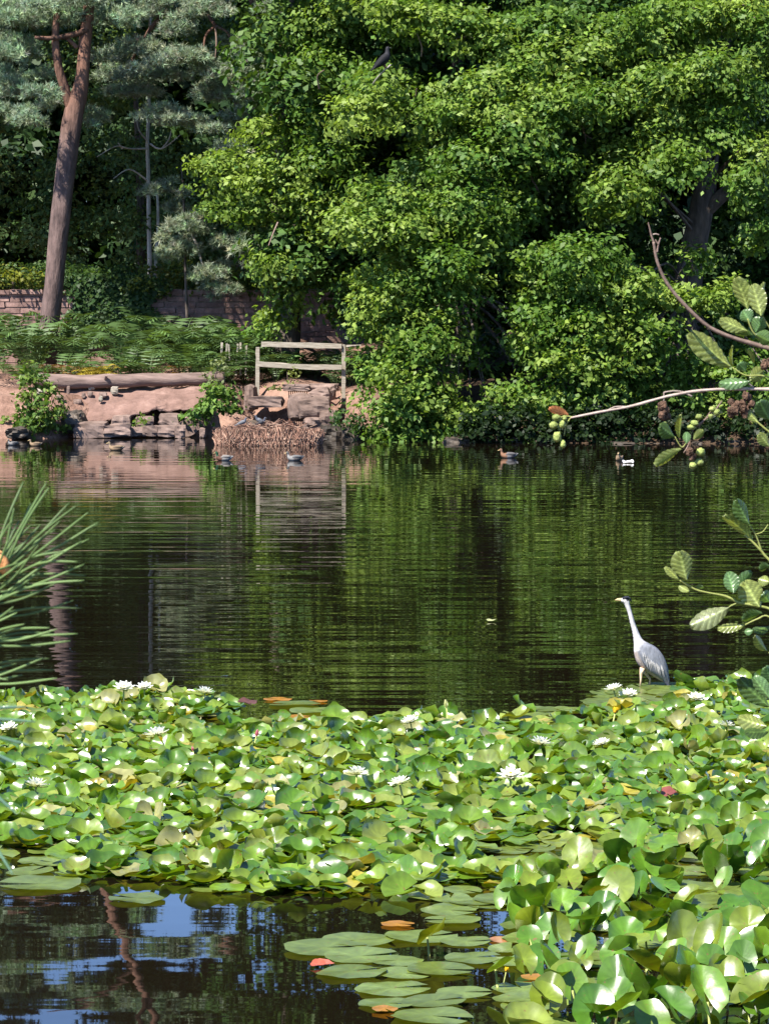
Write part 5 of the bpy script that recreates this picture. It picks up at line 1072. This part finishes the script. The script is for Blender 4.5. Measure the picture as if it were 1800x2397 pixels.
for (x, y, w, h) in ((1302, 977, 20, 16), (1316, 993, 18, 20), (1296, 995, 22, 18), (1304, 1022, 20, 26), (1318, 1040, 14, 20), (1322, 978, 12, 14), (1636, 975, 18, 14), (1626, 990, 22, 14), (1618, 1000, 20, 14), (1678, 965, 18, 18), (1667, 957, 16, 14), (1640, 1058, 22, 20), (1637, 1082, 22, 17), (1622, 1090, 18, 18), (1664, 974, 14, 12), (1556, 992, 12, 12)):
    V, F = rock_geo(W(x, y, AD - .01), (w / 1450, w / 1450, h / 1400), int(x + y), 5, .05, 0.05); V += (V - V.mean(0)) * (.10 * np.sin(V[:, 2] * 2600))[:, None]; part('green_cone', V, F, M_cone, root, smooth=True)
for cx_, cy_, n, sp in ((1548, 955, 5, 9), (1555, 975, 4, 8), (1728, 938, 9, 18), (1725, 960, 6, 12), (1613, 1062, 4, 9), (1795, 850, 6, 10)):
    for k in range(n):
        V, F = rock_geo(W(cx_ + ar.normal() * sp, cy_ + ar.normal() * sp * .6, AD + ar.normal() * .006), (.012, .012, .014), int(ar.integers(1e6)), 4, .3, .2); part('brown_cone', V, F, M_conebrown, root)

# ------------------------------------------------------------------ near pine shoot on the left
PD = 3.1; px0 = -0.85
root = thing('pine_sapling', (px0, PD, gz(px0, PD)), 'near pine shoot with long blurred needles reaching in from the left edge', 'shrub')
st = smooth_path([(px0, PD, gz(px0, PD) - .1), (px0 + .02, PD, 3.2), (px0, PD, 4.3)], 5); V, F = tube(st, np.linspace(.03, .012, len(st)), 8); part('trunk', V, F, M_twig, root, smooth=True)
for pts, r0 in (([(px0, PD, 3.7), W(-260, 1480, PD), W(-60, 1400, PD), W(-12, 1330, PD), W(4, 1312, PD)], .005), ([(px0, PD, 3.45), W(-300, 1640, PD), W(-110, 1600, PD)], .005), ([(px0, PD, 3.3), W(-300, 1830, PD - .5), W(-120, 1720, PD - .6)], .005)):
    P = smooth_path(pts, 5); V, F = tube(P, np.linspace(r0, .003, len(P)), 7); part('twig', V, F, M_twig, root, smooth=True)
V, F = rock_geo(W(2, 1318, PD), (.012, .012, .022), 5, 5, .15, .1, tilt=.5); part('bud', V, F, M_bud, root, smooth=True)
C6 = lambda u, v: (u / 3.35, 1100 + v / 3.35)
nd = [(185, 90), (360, 105), (382, 140), (545, 255), (592, 285), (690, 335), (770, 410), (765, 425), (700, 540), (640, 560), (505, 640), (610, 720), (660, 740), (672, 830), (660, 868), (575, 1025), (645, 1085), (612, 1285), (550, 1310), (552, 1342), (430, 1570), (448, 1635), (110, 300), (92, 400), (320, 425), (300, 930), (435, 890), (105, 1075), (135, 1120), (385, 1480), (175, 1610), (65, 1650), (245, 430), (150, 400), (470, 400), (430, 470), (310, 800), (200, 560), (60, 560), (390, 845), (320, 945), (190, 1210), (110, 1250), (330, 1480), (130, 1520), (300, 590), (240, 260), (20, 480), (450, 1250), (390, 1240)]
def needle(base, tip, r, D0, D1, mat_col_, bend):
    a = W(*base, D0); e = W(*tip, D1); mid = (a + e) / 2 + np.array((0, 0, bend)); P = smooth_path([a, mid, e], 6); V, F = tube(P, np.interp(np.linspace(0, 1, len(P)), [0, .15, .8, 1], [r * .8, r, r, r * .35]), 6)
    part('needle', V, F, M_needle, root, col=np.tile(mat_col_, (len(V), 1)), smooth=True)
for (u, v) in nd:
    x, y = C6(u, v)
    if v < 560: b_ = (ar.uniform(-30, 5), ar.uniform(1330, 1375))
    elif v < 950: b_ = (ar.uniform(-50, 0), ar.uniform(1370, 1430))
    elif v < 1200: b_ = (ar.uniform(-80, -20), ar.uniform(1440, 1475))
    elif v < 1400: b_ = (ar.uniform(-110, -40), ar.uniform(1500, 1530))
    else: b_ = (ar.uniform(-140, -60), ar.uniform(1590, 1610))
    needle(b_, (x, y), .0012, PD + ar.uniform(-.01, .01), PD + ar.uniform(-.05, .04), np.array((.115, .185, .06)) * ar.uniform(.7, 1.25), ar.uniform(-.006, .010))
for (x, y) in ((82, 1690), (70, 1745), (52, 1795), (38, 1905), (30, 2048), (60, 1655)):
    needle((ar.uniform(-150, -110), 1690 + (y - 1690) * .35), (x, y), .0012, PD - .6, PD - .75 + ar.uniform(-.1, .05), np.array((.09, .17, .11)) * ar.uniform(.8, 1.1), .002)

# look-alikes that share a label are told apart by their order from the left
ORD = ['first', 'second', 'third', 'fourth', 'fifth', 'sixth', 'seventh', 'eighth', 'ninth', 'tenth', 'eleventh', 'twelfth', 'thirteenth', 'fourteenth', 'fifteenth', 'sixteenth', 'seventeenth', 'eighteenth', 'nineteenth', 'twentieth']
same = {}
for o in COL.objects:
    if o.parent is None and o.get('category') in ('lily pad', 'fern'): same.setdefault(o['label'], []).append(o)
for lab, os_ in same.items():
    if 1 < len(os_) <= 20 and len(lab.split()) <= 13 or 1 < len(os_) <= 20 and len(lab.replace('glossy ', '').replace('at the front of the bed', 'at bed front').split()) <= 13:
        lab = lab.replace('glossy ', '').replace('at the front of the bed', 'at bed front') if len(lab.split()) > 13 else lab
        os_.sort(key=lambda o: o.location.x / o.location.y)
        for k, o in enumerate(os_): o['label'] = lab + ', ' + ORD[k] + ' from left'
